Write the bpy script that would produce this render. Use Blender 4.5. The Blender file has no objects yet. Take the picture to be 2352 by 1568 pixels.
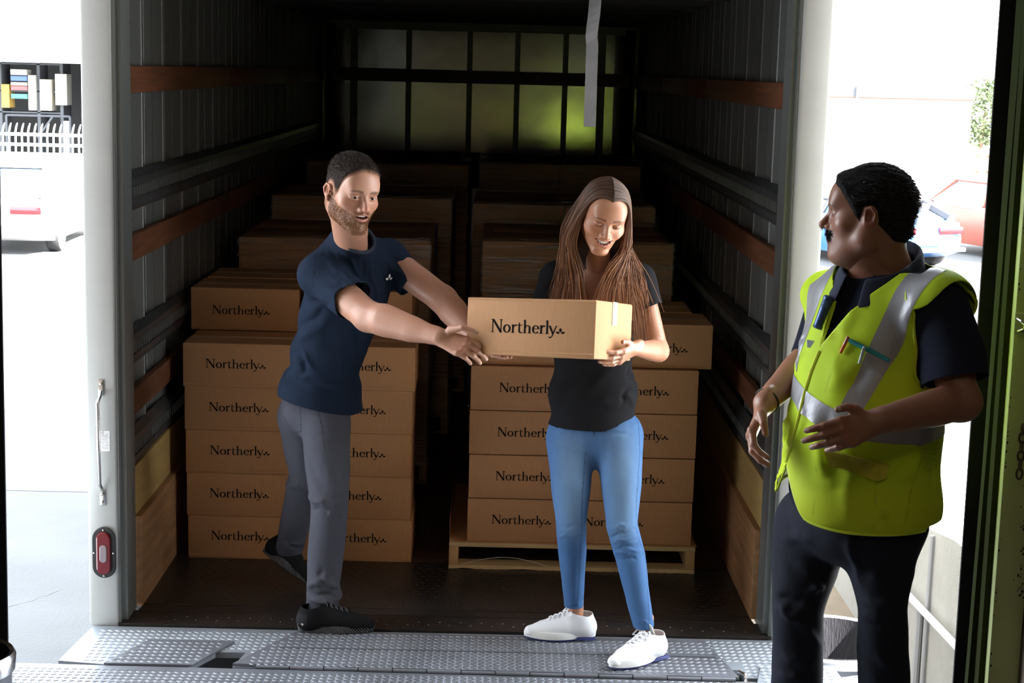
import bpy, bmesh, math, random
import numpy as np
from mathutils import Vector, Matrix, noise
sc = bpy.context.scene
random.seed(7); rng = np.random.default_rng(11)
# ------------------------------------------------------------------ camera
CAM_LOC = (.15536, -6.19361, 2.11728); YAW, PITCH, ROLL = -.0116316, -.1627928, -.0257442
FPX = 3801.95
cam_data = bpy.data.cameras.new('camera'); cam = bpy.data.objects.new('camera', cam_data)
sc.collection.objects.link(cam); sc.camera = cam
RC = (Matrix.Rotation(YAW, 3, 'Z') @ Matrix.Rotation(PITCH, 3, 'X') @ Matrix.Rotation(ROLL, 3, 'Y'))
basis = Matrix((RC.col[0], RC.col[2], -RC.col[1])).transposed()     # blender camera looks along -Z
cam.matrix_world = Matrix.Translation(CAM_LOC) @ basis.to_4x4()
cam_data.sensor_width = 36; cam_data.lens = 36 * FPX / 2352
cam_data.clip_end = 300; cam_data.clip_start = .05
cam_data.dof.use_dof = True; cam_data.dof.focus_distance = 5.6; cam_data.dof.aperture_fstop = 20
# ------------------------------------------------------------------ light and exposure
sc.view_settings.view_transform = 'Standard'; sc.view_settings.look = 'None'
sc.view_settings.exposure = -.12; sc.view_settings.gamma = 1; sc.view_settings.use_curve_mapping = False
world = bpy.data.worlds.new('sky'); sc.world = world; world.use_nodes = True
bg = world.node_tree.nodes['Background']; bg.inputs[0].default_value = (.86, .93, 1, 1); bg.inputs[1].default_value = 13.5
sun_data = bpy.data.lights.new('sun', 'SUN'); sun = bpy.data.objects.new('sun', sun_data); sc.collection.objects.link(sun)
sun_data.energy = 110; sun_data.angle = .01; sun_data.color = (1, .95, .88)
sun.rotation_euler = Vector((-.766 * .866, .766 * .5, -.643)).to_track_quat('-Z', 'Y').to_euler()
WL = []
for x, y, e in ((-2.5, -4.5, 5), (2.8, -4.8, 9), (0, -7.5, 45)):       # unseen fill lamps added in the warehouse to brighten camera-facing fronts
    ld = bpy.data.lights.new('warehouse_fill_lamp', 'AREA'); lo = bpy.data.objects.new('warehouse_fill_lamp', ld); sc.collection.objects.link(lo)
    ld.shape = 'RECTANGLE'; ld.size = 1.2; ld.size_y = .3; ld.energy = e; ld.color = (1, .82, .6); lo.location = (x, y, 4.4)
# ------------------------------------------------------------------ helpers
def at(px, py, Y):
    d = RC @ Vector(((px - 1176) / FPX, 1, -(py - 784) / FPX)); t = (Y - CAM_LOC[1]) / d.y
    return Vector(CAM_LOC) + d * t
COL = sc.collection
def empty(name, loc=(0, 0, 0), label=None, cat=None, group=None, rz=0):
    o = bpy.data.objects.new(name, None); COL.objects.link(o); o.location = loc; o.rotation_euler.z = rz
    o.empty_display_size = .05
    return tag(o, label, cat, group)
def tag(o, label=None, cat=None, group=None, kind=None):
    if label: o['label'] = label
    if cat: o['category'] = cat
    if group: o['group'] = group
    if kind: o['kind'] = kind
    return o
def copy_tree(o, parent=None):
    c = o.copy(); COL.objects.link(c)
    if parent: c.parent = parent
    for ch in o.children: copy_tree(ch, c)
    return c
class MB:
    def __init__(s): s.v = []; s.f = []; s.m = []
    def add(s, vs, fs, mi=0):
        n = len(s.v); s.v += [tuple(p) for p in vs]; s.f += [tuple(i + n for i in f) for f in fs]; s.m += [mi] * len(fs); return s
    def box(s, x0, x1, y0, y1, z0, z1, M=None, mi=0, bev=0):
        if bev:
            bm = bmesh.new(); bmesh.ops.create_cube(bm, size=1)
            for v in bm.verts: v.co = Vector(((x0 + x1) / 2 + v.co.x * (x1 - x0), (y0 + y1) / 2 + v.co.y * (y1 - y0), (z0 + z1) / 2 + v.co.z * (z1 - z0)))
            bmesh.ops.bevel(bm, geom=list(bm.edges), offset=bev, segments=2, affect='EDGES', profile=.5)
            vs = [v.co.copy() for v in bm.verts]; fs = [[v.index for v in f.verts] for f in bm.faces]; bm.verts.index_update()
            fs = [[v.index for v in f.verts] for f in bm.faces]; bm.free()
        else:
            vs = [Vector((x, y, z)) for z in (z0, z1) for y in (y0, y1) for x in (x0, x1)]
            fs = [(0, 2, 3, 1), (4, 5, 7, 6), (0, 1, 5, 4), (2, 6, 7, 3), (0, 4, 6, 2), (1, 3, 7, 5)]
        if M is not None: vs = [M @ v for v in vs]
        return s.add(vs, fs, mi)
    def tube(s, pts, r, n=10, cap=True, mi=0, closed=False):
        pts = [Vector(p) for p in pts]; rs = r if isinstance(r, (list, tuple)) else [r] * len(pts)
        vs = []; up = None; N = len(pts)
        for i, p in enumerate(pts):
            if closed: d = (pts[(i + 1) % N] - pts[i - 1]).normalized()
            else: d = (pts[min(i + 1, N - 1)] - pts[max(i - 1, 0)]).normalized()
            if up is None: up = Vector((0, 0, 1)) if abs(d.z) < .9 else Vector((1, 0, 0))
            a = d.cross(up).normalized(); up = a.cross(d).normalized()
            vs += [p + (a * math.cos(2 * math.pi * k / n) + up * math.sin(2 * math.pi * k / n)) * rs[i] for k in range(n)]
        fs = []
        for i in range(N if closed else N - 1):
            j = (i + 1) % N
            fs += [(i * n + k, i * n + (k + 1) % n, j * n + (k + 1) % n, j * n + k) for k in range(n)]
        if cap and not closed: fs += [tuple(range(n - 1, -1, -1)), tuple((N - 1) * n + k for k in range(n))]
        return s.add(vs, fs, mi)
    def lathe(s, prof, c=(0, 0, 0), n=28, ax='z', mi=0, cap=True):
        vs = []
        for r, h in prof:
            for k in range(n):
                a = 2 * math.pi * k / n; x, y = r * math.cos(a), r * math.sin(a)
                p = {'z': (x, y, h), 'y': (x, h, y), 'x': (h, x, y)}[ax]
                vs.append(Vector(p) + Vector(c))
        fs = [(i * n + k, i * n + (k + 1) % n, (i + 1) * n + (k + 1) % n, (i + 1) * n + k) for i in range(len(prof) - 1) for k in range(n)]
        if cap: fs += [tuple(range(n - 1, -1, -1)), tuple((len(prof) - 1) * n + k for k in range(n))]
        return s.add(vs, fs, mi)
    def prism(s, poly, off, mi=0):
        "poly: 3d points, off: extrusion vector"
        poly = [Vector(p) for p in poly]; off = Vector(off); n = len(poly)
        return s.add(poly + [p + off for p in poly], [tuple(range(n - 1, -1, -1)), tuple(range(n, 2 * n))] + [(i, (i + 1) % n, n + (i + 1) % n, n + i) for i in range(n)], mi)
    def build(s, name, mats, parent=None, smooth=False, bevel=0, angle=40):
        me = bpy.data.meshes.new(name); me.from_pydata(s.v, [], s.f)
        mats = mats if isinstance(mats, (list, tuple)) else [mats]
        for m in mats: me.materials.append(m)
        if len(mats) > 1: me.polygons.foreach_set('material_index', s.m)
        bm = bmesh.new(); bm.from_mesh(me); bmesh.ops.recalc_face_normals(bm, faces=bm.faces); bm.to_mesh(me); bm.free()
        if smooth:
            me.polygons.foreach_set('use_smooth', [True] * len(me.polygons))
            me.set_sharp_from_angle(angle=math.radians(angle))
        o = bpy.data.objects.new(name, me); COL.objects.link(o)
        if bevel:
            b = o.modifiers.new('bevel', 'BEVEL'); b.width = bevel; b.segments = 2; b.limit_method = 'ANGLE'
        if parent: o.parent = parent
        return o
# ------------------------------------------------------------------ materials
def mat(name, col, rough=.6, metal=0, bump=0, bscale=50, var=0, vscale=5, stretch=(1, 1, 1), spec=.5, wave=None, **kw):
    m = bpy.data.materials.new(name); m.use_nodes = True; nt = m.node_tree; p = nt.nodes['Principled BSDF']
    p.inputs['Base Color'].default_value = (*col, 1); p.inputs['Roughness'].default_value = rough; p.inputs['Metallic'].default_value = metal
    p.inputs['Specular IOR Level'].default_value = spec
    for k, v in kw.items():
        p.inputs[k].default_value = v
    tc = nt.nodes.new('ShaderNodeTexCoord'); mp = nt.nodes.new('ShaderNodeMapping'); mp.inputs['Scale'].default_value = stretch
    nt.links.new(tc.outputs['Object'], mp.inputs[0])
    if var:
        n = nt.nodes.new('ShaderNodeTexNoise'); n.inputs['Scale'].default_value = vscale; n.inputs['Detail'].default_value = 6
        nt.links.new(mp.outputs[0], n.inputs['Vector'])
        r = nt.nodes.new('ShaderNodeMapRange'); r.inputs['From Min'].default_value = .3; r.inputs['From Max'].default_value = .7
        r.inputs['To Min'].default_value = 1 - var; r.inputs['To Max'].default_value = 1 + var * .6
        nt.links.new(n.outputs[0], r.inputs[0])
        mx = nt.nodes.new('ShaderNodeVectorMath'); mx.operation = 'SCALE'; mx.inputs[0].default_value = col
        nt.links.new(r.outputs[0], mx.inputs['Scale']); nt.links.new(mx.outputs[0], p.inputs['Base Color'])
    if bump:
        n = nt.nodes.new('ShaderNodeTexNoise'); n.inputs['Scale'].default_value = bscale; n.inputs['Detail'].default_value = 3
        nt.links.new(mp.outputs[0], n.inputs['Vector'])
        b = nt.nodes.new('ShaderNodeBump'); b.inputs['Strength'].default_value = 1; b.inputs['Distance'].default_value = bump
        nt.links.new(n.outputs[0], b.inputs['Height']); nt.links.new(b.outputs[0], p.inputs['Normal'])
    return m
M = dict(
    kraft=mat('kraft_cardboard', (.45, .228, .10), .75, var=.07, vscale=30, stretch=(6, 6, .6), bump=.0004, bscale=60),
    tape=mat('packing_tape', (.55, .36, .2), .3, spec=.6),
    ink=mat('black_ink', (.008, .008, .009), .9, spec=.05),
    alu=mat('aluminium_panel', (.17, .175, .165), .5, .35, var=.12, vscale=3, stretch=(1, 1, .25), bump=.0006, bscale=8),
    alu_back=mat('polished_aluminium_front_wall', (.62, .61, .58), .15, 1, var=.1, vscale=4, bump=.006, bscale=1.3),
    alu_dull=mat('dull_aluminium_trim', (.22, .23, .22), .5, .7, var=.15, vscale=6),
    track=mat('galvanised_track', (.17, .175, .18), .42, .8, var=.25, vscale=12),
    wood_rail=mat('oiled_oak_rail', (.15, .055, .024), .5, var=.35, vscale=9, stretch=(8, .5, 8), bump=.0008, bscale=30),
    ply=mat('pale_plywood', (.42, .27, .09), .6, var=.12, vscale=6, stretch=(4, .6, 4)),
    kick=mat('oak_kick_board', (.33, .165, .07), .55, var=.35, vscale=5, stretch=(6, .5, 6), bump=.001, bscale=20),
    floorwood=mat('worn_oak_floor', (.085, .05, .032), .45, var=.4, vscale=6, stretch=(9, .5, 1)),
    dark=mat('dark_roof_liner', (.03, .028, .028), .8),
    blacksteel=mat('black_checker_steel', (.035, .03, .028), .33, .3, var=.3, vscale=5, bump=.003, bscale=90),
    white_paint=mat('white_truck_paint', (.42, .435, .42), .35, var=.04, vscale=9, bump=.0004, bscale=70),
    grey_paint=mat('grey_door_channel', (.17, .18, .17), .4, .3),
    steel=mat('galvanised_checker_plate', (.33, .36, .40), .45, .5, var=.22, vscale=4),
    steel_worn=mat('worn_checker_plate', (.19, .20, .225), .46, .45, var=.3, vscale=3),
    chrome=mat('bright_steel', (.6, .6, .6), .22, 1),
    rubber=mat('black_rubber', (.015, .015, .017), .6),
    lens=mat('red_lamp_lens', (.13, .005, .008), .15, spec=.8),
    clearlens=mat('clear_lamp_lens', (.24, .20, .21), .15, spec=.8),
    paper=mat('white_sticker', (.75, .75, .74), .4), greyink=mat('grey_print', (.22, .22, .23), .6),
    brush=mat('black_bristle', (.006, .006, .01), .45, spec=.3),
    green_dark=mat('dark_green_channel', (.022, .028, .007), .8, 0, spec=.1),
    green=mat('pale_green_painted_steel', (.40, .45, .20), .5, var=.12, vscale=7),
    rust=mat('brown_block_wall', (.20, .15, .12), .8, var=.3, vscale=4),
    chain=mat('rusty_chain', (.05, .03, .02), .5, .7),
    concrete=mat('yard_concrete', (.066, .069, .072), .9, var=.14, vscale=1.2, bump=.004, bscale=40),
    concrete_wall=mat('pale_concrete_wall', (.22, .215, .20), .9, var=.18, vscale=2.2, bump=.003, bscale=25),
    concrete_lit=mat('lit_ramp_concrete', (.62, .61, .58), .9, var=.1, vscale=1.5), dirt=mat('tan_ground', (.13, .10, .07), .95, var=.25, vscale=3),  # ramp: paler copy of the yard concrete, lightened to bounce more light
    wh_floor=mat('warehouse_floor', (.10, .095, .09), .7), wh_wall=mat('warehouse_wall', (.15, .14, .13), .85),
    wh_green=mat('green_reflection_band', (.46, .58, .07), .6),
    building=mat('white_stucco', (.82, .81, .79), .9), trim_grey=mat('grey_fascia', (.085, .09, .10), .7),
    redline=mat('red_coping', (.22, .09, .06), .8), shopdark=mat('shop_interior', (.1, .1, .1), .8),
    fence=mat('white_fence', (.85, .84, .8), .6), leaf=mat('tree_leaf', (.06, .085, .03), .7, var=.3, vscale=6), bark=mat('bark', (.14, .1, .07), .9),
    pallet=mat('fresh_pine', (.56, .40, .2), .7, var=.16, vscale=7, stretch=(.5, 6, 6)),
    pallet_end=mat('pine_block', (.50, .30, .13), .75, var=.25, vscale=14),
    strap=mat('grey_webbing', (.19, .19, .2), .7, var=.15, vscale=14, bump=.0008, bscale=300),
    bin=mat('grey_bin_plastic', (.13, .14, .17), .35), binliner=mat('black_liner', (.02, .02, .024), .25, bump=.006, bscale=26, stretch=(6, 6, .5)),
)
def film():
    m = bpy.data.materials.new('stretch_film'); m.use_nodes = True; nt = m.node_tree; nt.nodes.clear()
    out = nt.nodes.new('ShaderNodeOutputMaterial'); mx = nt.nodes.new('ShaderNodeMixShader'); t = nt.nodes.new('ShaderNodeBsdfTransparent')
    g = nt.nodes.new('ShaderNodeBsdfGlossy'); g.inputs['Roughness'].default_value = .18; g.inputs['Color'].default_value = (.8, .8, .8, 1)
    tc = nt.nodes.new('ShaderNodeTexCoord'); mp = nt.nodes.new('ShaderNodeMapping'); mp.inputs['Scale'].default_value = (1.5, 1.5, 22); mp.inputs['Rotation'].default_value = (0, .06, 0)
    n = nt.nodes.new('ShaderNodeTexNoise'); n.inputs['Scale'].default_value = 3; n.inputs['Detail'].default_value = 6
    b = nt.nodes.new('ShaderNodeBump'); b.inputs['Distance'].default_value = .02; b.inputs['Strength'].default_value = 1
    r = nt.nodes.new('ShaderNodeMapRange'); r.inputs['From Min'].default_value = .45; r.inputs['From Max'].default_value = .75; r.inputs['To Min'].default_value = .06; r.inputs['To Max'].default_value = .7
    L = nt.links.new
    L(tc.outputs['Object'], mp.inputs[0]); L(mp.outputs[0], n.inputs['Vector']); L(n.outputs[0], b.inputs['Height']); L(b.outputs[0], g.inputs['Normal'])
    L(n.outputs[0], r.inputs[0]); L(r.outputs[0], mx.inputs[0]); L(t.outputs[0], mx.inputs[1]); L(g.outputs[0], mx.inputs[2]); L(mx.outputs[0], out.inputs[0])
    return m
M['film'] = film()
# ------------------------------------------------------------------ lettering: our own glyph outlines for the printed wordmark
def stroke(mb, pts, w, T, thick=.0004):
    """flat pen stroke of varying width (pts 2d, w list) placed by T(x,y,h)"""
    w = w if isinstance(w, (list, tuple)) else [w] * len(pts)
    L, R = [], []
    for i, p in enumerate(pts):
        a = pts[max(i - 1, 0)]; b = pts[min(i + 1, len(pts) - 1)]
        d = Vector((b[0] - a[0], b[1] - a[1])).normalized(); n = Vector((-d.y, d.x)) * w[i] / 2
        L.append((p[0] + n.x, p[1] + n.y)); R.append((p[0] - n.x, p[1] - n.y))
    vs = [T(x, y, thick) for x, y in L] + [T(x, y, thick) for x, y in R]; n = len(pts)
    mb.add(vs, [(i, i + 1, n + i + 1, n + i) for i in range(n - 1)])
def arc(cx, cy, rx, ry, a0, a1, n=14): return [(cx + rx * math.cos(math.radians(a0 + (a1 - a0) * k / n)), cy + ry * math.sin(math.radians(a0 + (a1 - a0) * k / n))) for k in range(n + 1)]
def aw(a0, a1, n=14, thin=.055, fat=.125): return [thin + (fat - thin) * abs(math.cos(math.radians(a0 + (a1 - a0) * k / n))) for k in range(n + 1)]
def leaf(mb, cx, cy, ang, l, w, T):
    pts = []; a = math.radians(ang)
    for s in (1, -1):
        for k in range(9):
            t = k / 8 if s > 0 else 1 - k / 8
            y = s * w / 2 * math.sin(math.pi * t ** .8); x = l * t
            pts.append(T(cx + x * math.cos(a) - y * math.sin(a), cy + x * math.sin(a) + y * math.cos(a), .0004))
    mb.add(pts, [tuple(range(len(pts)))])
def trefoil(mb, x, y, s, T):
    leaf(mb, x, y + .14 * s, 90, .52 * s, .30 * s, T)
    leaf(mb, x - .09 * s, y + .02 * s, 180 - 16, .46 * s, .28 * s, T); leaf(mb, x + .09 * s, y + .02 * s, 16, .46 * s, .28 * s, T)
def wordmark(T):
    mb = MB(); S = lambda p, w: stroke(mb, p, w, T)
    def serif(x, y, w=.19): S([(x - w / 2, y), (x + w / 2, y)], .045)
    x = 0
    # N
    S([(.10, 0), (.10, 1)], .055); S([(.06, 1), (.12, .99), (.72, 0)], [.05, .13, .15]); S([(.70, 0), (.70, 1)], .055); serif(.10, .02, .24); serif(.70, .98, .26); serif(.06, .98, .15)
    x = .87                                       # o
    S(arc(x + .26, .31, .21, .285, 100, 460, 26), aw(100, 460, 26)); x += .60
    S([(x + .10, 0), (x + .10, .62)], .115); serif(x + .10, .02, .26); S([(x, .56), (x + .12, .64)], .05)       # r
    S([(x + .12, .42), (x + .20, .56), (x + .29, .60), (x + .37, .56)], [.05, .07, .11, .11]); x += .43
    S([(x + .12, .80), (x + .12, .14), (x + .17, .04), (x + .26, .02), (x + .35, .08)], [.06, .115, .11, .08, .05]); S([(x, .59), (x + .34, .61)], .05); x += .42   # t
    S([(x + .10, 0), (x + .10, 1.0)], .115); serif(x + .10, .02, .25); S([(x, .95), (x + .12, 1.02)], .05)       # h
    S([(x + .12, .40), (x + .22, .57), (x + .33, .60), (x + .42, .52), (x + .44, .40), (x + .44, 0)], [.05, .06, .08, .1, .115, .115]); serif(x + .44, .02, .24); x += .63
    S(arc(x + .25, .31, .20, .285, 5, 325, 24), aw(5, 325, 24)); S([(x + .07, .345), (x + .44, .345)], .05); x += .54   # e
    S([(x + .10, 0), (x + .10, .62)], .115); serif(x + .10, .02, .26); S([(x, .56), (x + .12, .64)], .05)
    S([(x + .12, .42), (x + .20, .56), (x + .29, .60), (x + .37, .56)], [.05, .07, .11, .11]); x += .44
    S([(x + .08, 0), (x + .08, 1.0)], .115); serif(x + .08, .02, .24); S([(x - .02, .95), (x + .10, 1.02)], .05); x += .22          # l
    S([(x + .03, .61), (x + .28, .02)], .12); S([(x + .50, .61), (x + .28, .02), (x + .20, -.20), (x + .12, -.27), (x + .0, -.24)], [.055, .07, .06, .07, .12]); serif(x + .03, .6, .2); serif(x + .5, .6, .16); x += .46
    trefoil(mb, x + .34, .07, .62, T)
    return mb, x + .65
_, WM_LEN = wordmark(lambda a, b, c: (a, b, c))
"""box frame: x along front, y depth (front at y=0), z up"""
BW, BH, BD = .479, .187, .342
def box_meshes():
    s = MB(); s.box(0, BW, 0, BD, 0, BH, bev=.0035)
    lid = MB()                                                      # top flap seam, edge lips and bottom fold line
    lid.box(.004, BW - .004, .0, BD, BH, BH + .0012); lid.box(0.006, BW - .006, BD / 2 - .025, BD / 2 + .025, BH + .0012, BH + .0018, mi=1)
    lid.box(.003, BW - .003, -.0012, .001, .012, .0165); lid.box(.003, BW - .003, -.0012, .001, BH - .006, BH + .001)
    return s, lid
def make_box(label, loc, rz=0, group=None, front=True, wm_x=.085, wm_z=.085, wm_s=.205, parent=None):
    global BOXP
    o = empty('cardboard_box', loc, label, 'box', group, rz)
    if BOXP is None:
        s, lid = box_meshes(); b = s.build('carton', M['kraft'], o, smooth=True); l = lid.build('lid_flap', [M['kraft'], M['tape']], o)
        k = wm_s / WM_LEN
        wm, _ = wordmark(lambda x, y, h: (x * k * 1.24, -.0006 - h, y * k)); w = wm.build('printed_wordmark', M['ink'], o); w['label'] = 'black printed word Northerly with a three-leaf mark'
        BOXP = (b, l, w)
    else:
        for p in BOXP[:3 if front else 2]:
            c = p.copy(); COL.objects.link(c); c.parent = o
    if front:
        w = [c for c in o.children if c.name.startswith('printed')][0]; w.location = (wm_x, 0, wm_z)
    return o
BOXP = None
# ================================================================== organic shapes: signed-distance volumes meshed with surface nets
F32 = np.float32
class Vol:
    def __init__(s, lo, hi, h):
        s.lo = np.array(lo, float); s.h = h; s.n = np.ceil((np.array(hi, float) - s.lo) / h).astype(int) + 1
        s.d = np.full(tuple(s.n), .5, F32)
    def sub(s, lo, hi):
        i0 = np.clip(np.floor((np.array(lo) - s.lo) / s.h).astype(int), 0, s.n); i1 = np.clip(np.ceil((np.array(hi) - s.lo) / s.h).astype(int) + 1, 0, s.n)
        if np.any(i1 <= i0): return None, None
        ax = [(s.lo[k] + s.h * np.arange(i0[k], i1[k])).astype(F32) for k in range(3)]
        return tuple(slice(a, b) for a, b in zip(i0, i1)), np.meshgrid(*ax, indexing='ij')
    def put(s, sl, d, k, op):
        a = s.d[sl]
        if op == 'u':
            if k > 0: hh = np.clip(.5 + .5 * (a - d) / k, 0, 1); r = a * (1 - hh) + d * hh - k * hh * (1 - hh)
            else: r = np.minimum(a, d)
        elif op == 's':
            d = -d
            hh = np.clip(.5 - .5 * (a - d) / k, 0, 1); r = a * (1 - hh) + d * hh + k * hh * (1 - hh)
        else:
            hh = np.clip(.5 - .5 * (a - d) / k, 0, 1); r = a * (1 - hh) + d * hh + k * hh * (1 - hh)
        s.d[sl] = r
    def ell(s, c, r, k=.02, op='u', R=None):
        c = np.array(c, float); r = np.array(r if hasattr(r, '__len__') else (r,) * 3, float); m = (max(r) if R is not None else r) + k * 1.5 + 3 * s.h
        sl, g = s.sub(c - m, c + m)
        if sl is None: return s
        x, y, z = (g[i] - F32(c[i]) for i in range(3))
        if R is not None:
            R = np.array(R); x, y, z = (R[0, i] * x + R[1, i] * y + R[2, i] * z for i in range(3))
        k0 = np.sqrt((x / r[0]) ** 2 + (y / r[1]) ** 2 + (z / r[2]) ** 2); k1 = np.sqrt((x / r[0] ** 2) ** 2 + (y / r[1] ** 2) ** 2 + (z / r[2] ** 2) ** 2) + 1e-9
        s.put(sl, k0 * (k0 - 1) / k1, k, op); return s
    def cone(s, a, b, ra, rb, k=.02, op='u', flat=None):
        """round cone; flat=(axis vector, factor) squeezes it along an axis"""
        a = np.array(a, float); b = np.array(b, float); m = max(ra, rb) * (1.0 if flat is None else max(1, 1 / min(1, flat[1]))) + k * 1.5 + 3 * s.h
        sl, g = s.sub(np.minimum(a, b) - m, np.maximum(a, b) + m)
        if sl is None: return s
        ab = b - a; L2 = ab @ ab + 1e-12
        x, y, z = (g[i] - F32(a[i]) for i in range(3))
        t = np.clip((x * ab[0] + y * ab[1] + z * ab[2]) / L2, 0, 1)
        x, y, z = x - t * ab[0], y - t * ab[1], z - t * ab[2]
        if flat is not None:
            n = np.array(flat[0], float); n /= np.linalg.norm(n); q = x * n[0] + y * n[1] + z * n[2]; f = 1 / flat[1] - 1
            x, y, z = x + n[0] * q * f, y + n[1] * q * f, z + n[2] * q * f
        s.put(sl, np.sqrt(x * x + y * y + z * z) - (ra + (rb - ra) * t), k, op); return s
    def chain(s, pts, rs, k=.02, op='u', flat=None):
        """joined round cones: unite them first, then blend the whole limb once (no bulges at the joints)"""
        pts = [np.array(p, float) for p in pts]; A_ = np.array(pts); m = max(rs) + k * 1.5 + 3 * s.h
        sl, g = s.sub(A_.min(0) - m, A_.max(0) + m)
        if sl is None: return s
        d = None; ki = min(k, .006)
        for i in range(len(pts) - 1):
            a, b = pts[i], pts[i + 1]; ab = b - a; L2 = ab @ ab + 1e-12; x, y, z = (g[q] - F32(a[q]) for q in range(3))
            t = np.clip((x * ab[0] + y * ab[1] + z * ab[2]) / L2, 0, 1); tt = t * t * (3 - 2 * t) * .5 + t * .5
            e = np.sqrt((x - t * ab[0]) ** 2 + (y - t * ab[1]) ** 2 + (z - t * ab[2]) ** 2) - (rs[i] + (rs[i + 1] - rs[i]) * tt)
            d = e if d is None else np.minimum(d, e)
        s.put(sl, d, k, op); return s
    def plane(s, p, n, k=.004):
        "keep the side the normal points away from"
        n = np.array(n, float); n /= np.linalg.norm(n); sl, g = s.sub(s.lo, s.lo + s.h * s.n)
        d = (g[0] - p[0]) * n[0] + (g[1] - p[1]) * n[1] + (g[2] - p[2]) * n[2]; s.put(sl, d, k, 'i'); return s
    def mesh(s):
        d = s.d; h = s.h; neg = d < 0; nx, ny, nz = d.shape
        c = [neg[a:nx - 1 + a, b:ny - 1 + b, e:nz - 1 + e] for a in (0, 1) for b in (0, 1) for e in (0, 1)]
        cnt = sum(q.astype(np.int8) for q in c); act = (cnt > 0) & (cnt < 8); idx = -np.ones(act.shape, np.int64); I = np.argwhere(act); idx[act] = np.arange(len(I))
        P = np.zeros((len(I), 3)); W = np.zeros(len(I)); off = [(a, b, e) for a in (0, 1) for b in (0, 1) for e in (0, 1)]
        for i in range(8):
            for j in range(i + 1, 8):
                if sum(abs(off[i][q] - off[j][q]) for q in range(3)) != 1: continue
                A = d[I[:, 0] + off[i][0], I[:, 1] + off[i][1], I[:, 2] + off[i][2]]; B = d[I[:, 0] + off[j][0], I[:, 1] + off[j][1], I[:, 2] + off[j][2]]
                m = (A < 0) != (B < 0); t = np.where(m, A / np.where(m, A - B, 1), 0)
                for q in range(3): P[:, q] += np.where(m, off[i][q] + t * (off[j][q] - off[i][q]), 0)
                W += m
        P = (I + P / W[:, None]) * h + s.lo
        quads = []
        for ax in range(3):
            sa = [slice(None)] * 3; sb = [slice(None)] * 3; sa[ax] = slice(0, -1); sb[ax] = slice(1, None)
            cr = neg[tuple(sa)] != neg[tuple(sb)]; E = np.argwhere(cr); o1, o2 = [(1, 2), (2, 0), (0, 1)][ax]
            ok = (E[:, o1] > 0) & (E[:, o2] > 0) & (E[:, o1] < d.shape[o1] - 1) & (E[:, o2] < d.shape[o2] - 1); E = E[ok]
            def g(da, db):
                Q = E.copy(); Q[:, o1] -= da; Q[:, o2] -= db; return idx[Q[:, 0], Q[:, 1], Q[:, 2]]
            q = np.stack([g(1, 1), g(0, 1), g(0, 0), g(1, 0)], 1); fl = ~neg[E[:, 0], E[:, 1], E[:, 2]]; q[fl] = q[fl][:, ::-1]; quads.append(q)
        return P, np.concatenate(quads)
def vnormals(P, Q):
    if len(Q[0]) == 4: n = np.cross(P[Q[:, 2]] - P[Q[:, 0]], P[Q[:, 3]] - P[Q[:, 1]])
    else: n = np.cross(P[Q[:, 1]] - P[Q[:, 0]], P[Q[:, 2]] - P[Q[:, 0]])
    N = np.zeros_like(P)
    for i in range(Q.shape[1]): np.add.at(N, Q[:, i], n)
    return N / (np.linalg.norm(N, axis=1, keepdims=True) + 1e-12)
def clip_mesh(P, Q, fn, sm=1):
    "keep where fn(P)<0, cutting faces exactly along fn=0"
    T = np.concatenate([Q[:, [0, 1, 2]], Q[:, [0, 2, 3]]]) if Q.shape[1] == 4 else Q
    f = fn(P); s = f[T] < 0; c = s.sum(1); out = [T[c == 3]]; P = list(map(tuple, P)); cache = {}; new = []
    def cut(a, b):
        k = (min(a, b), max(a, b))
        if k not in cache:
            t = f[a] / (f[a] - f[b]); pa, pb = P[a], P[b]; cache[k] = len(P); P.append(tuple(pa[i] + t * (pb[i] - pa[i]) for i in range(3)))
        return cache[k]
    for t, ss in zip(T[(c == 1) | (c == 2)], s[(c == 1) | (c == 2)]):
        k = int(ss.sum())
        if k == 1:
            i = int(np.argmax(ss)); a, b, e = t[i], t[(i + 1) % 3], t[(i + 2) % 3]; new.append((a, cut(a, b), cut(a, e)))
        else:
            i = int(np.argmin(ss)); a, b, e = t[i], t[(i + 1) % 3], t[(i + 2) % 3]; x, y = cut(a, b), cut(a, e); new += [(x, b, e), (x, e, y)]
    T = np.concatenate([out[0], np.array(new, int).reshape(-1, 3)]); P = np.array(P)
    u, inv = np.unique(T, return_inverse=True); P = P[u]; T = inv.reshape(T.shape); return (smooth_edge(P, T) if sm else P), T
def edges_b(T):
    e = np.sort(np.concatenate([T[:, [0, 1]], T[:, [1, 2]], T[:, [2, 0]]]), 1); u, c = np.unique(e, axis=0, return_counts=True); return u[c == 1]
def smooth_edge(P, T, n=10, lam=.5):
    b = edges_b(T); e = np.concatenate([b, b[:, ::-1]]); ids = np.unique(b); P = P.copy()
    for _ in range(n):
        S = np.zeros_like(P); c = np.zeros(len(P)); np.add.at(S, e[:, 0], P[e[:, 1]]); np.add.at(c, e[:, 0], 1); P[ids] += lam * (S[ids] / c[ids, None] - P[ids])
    return P
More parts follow.
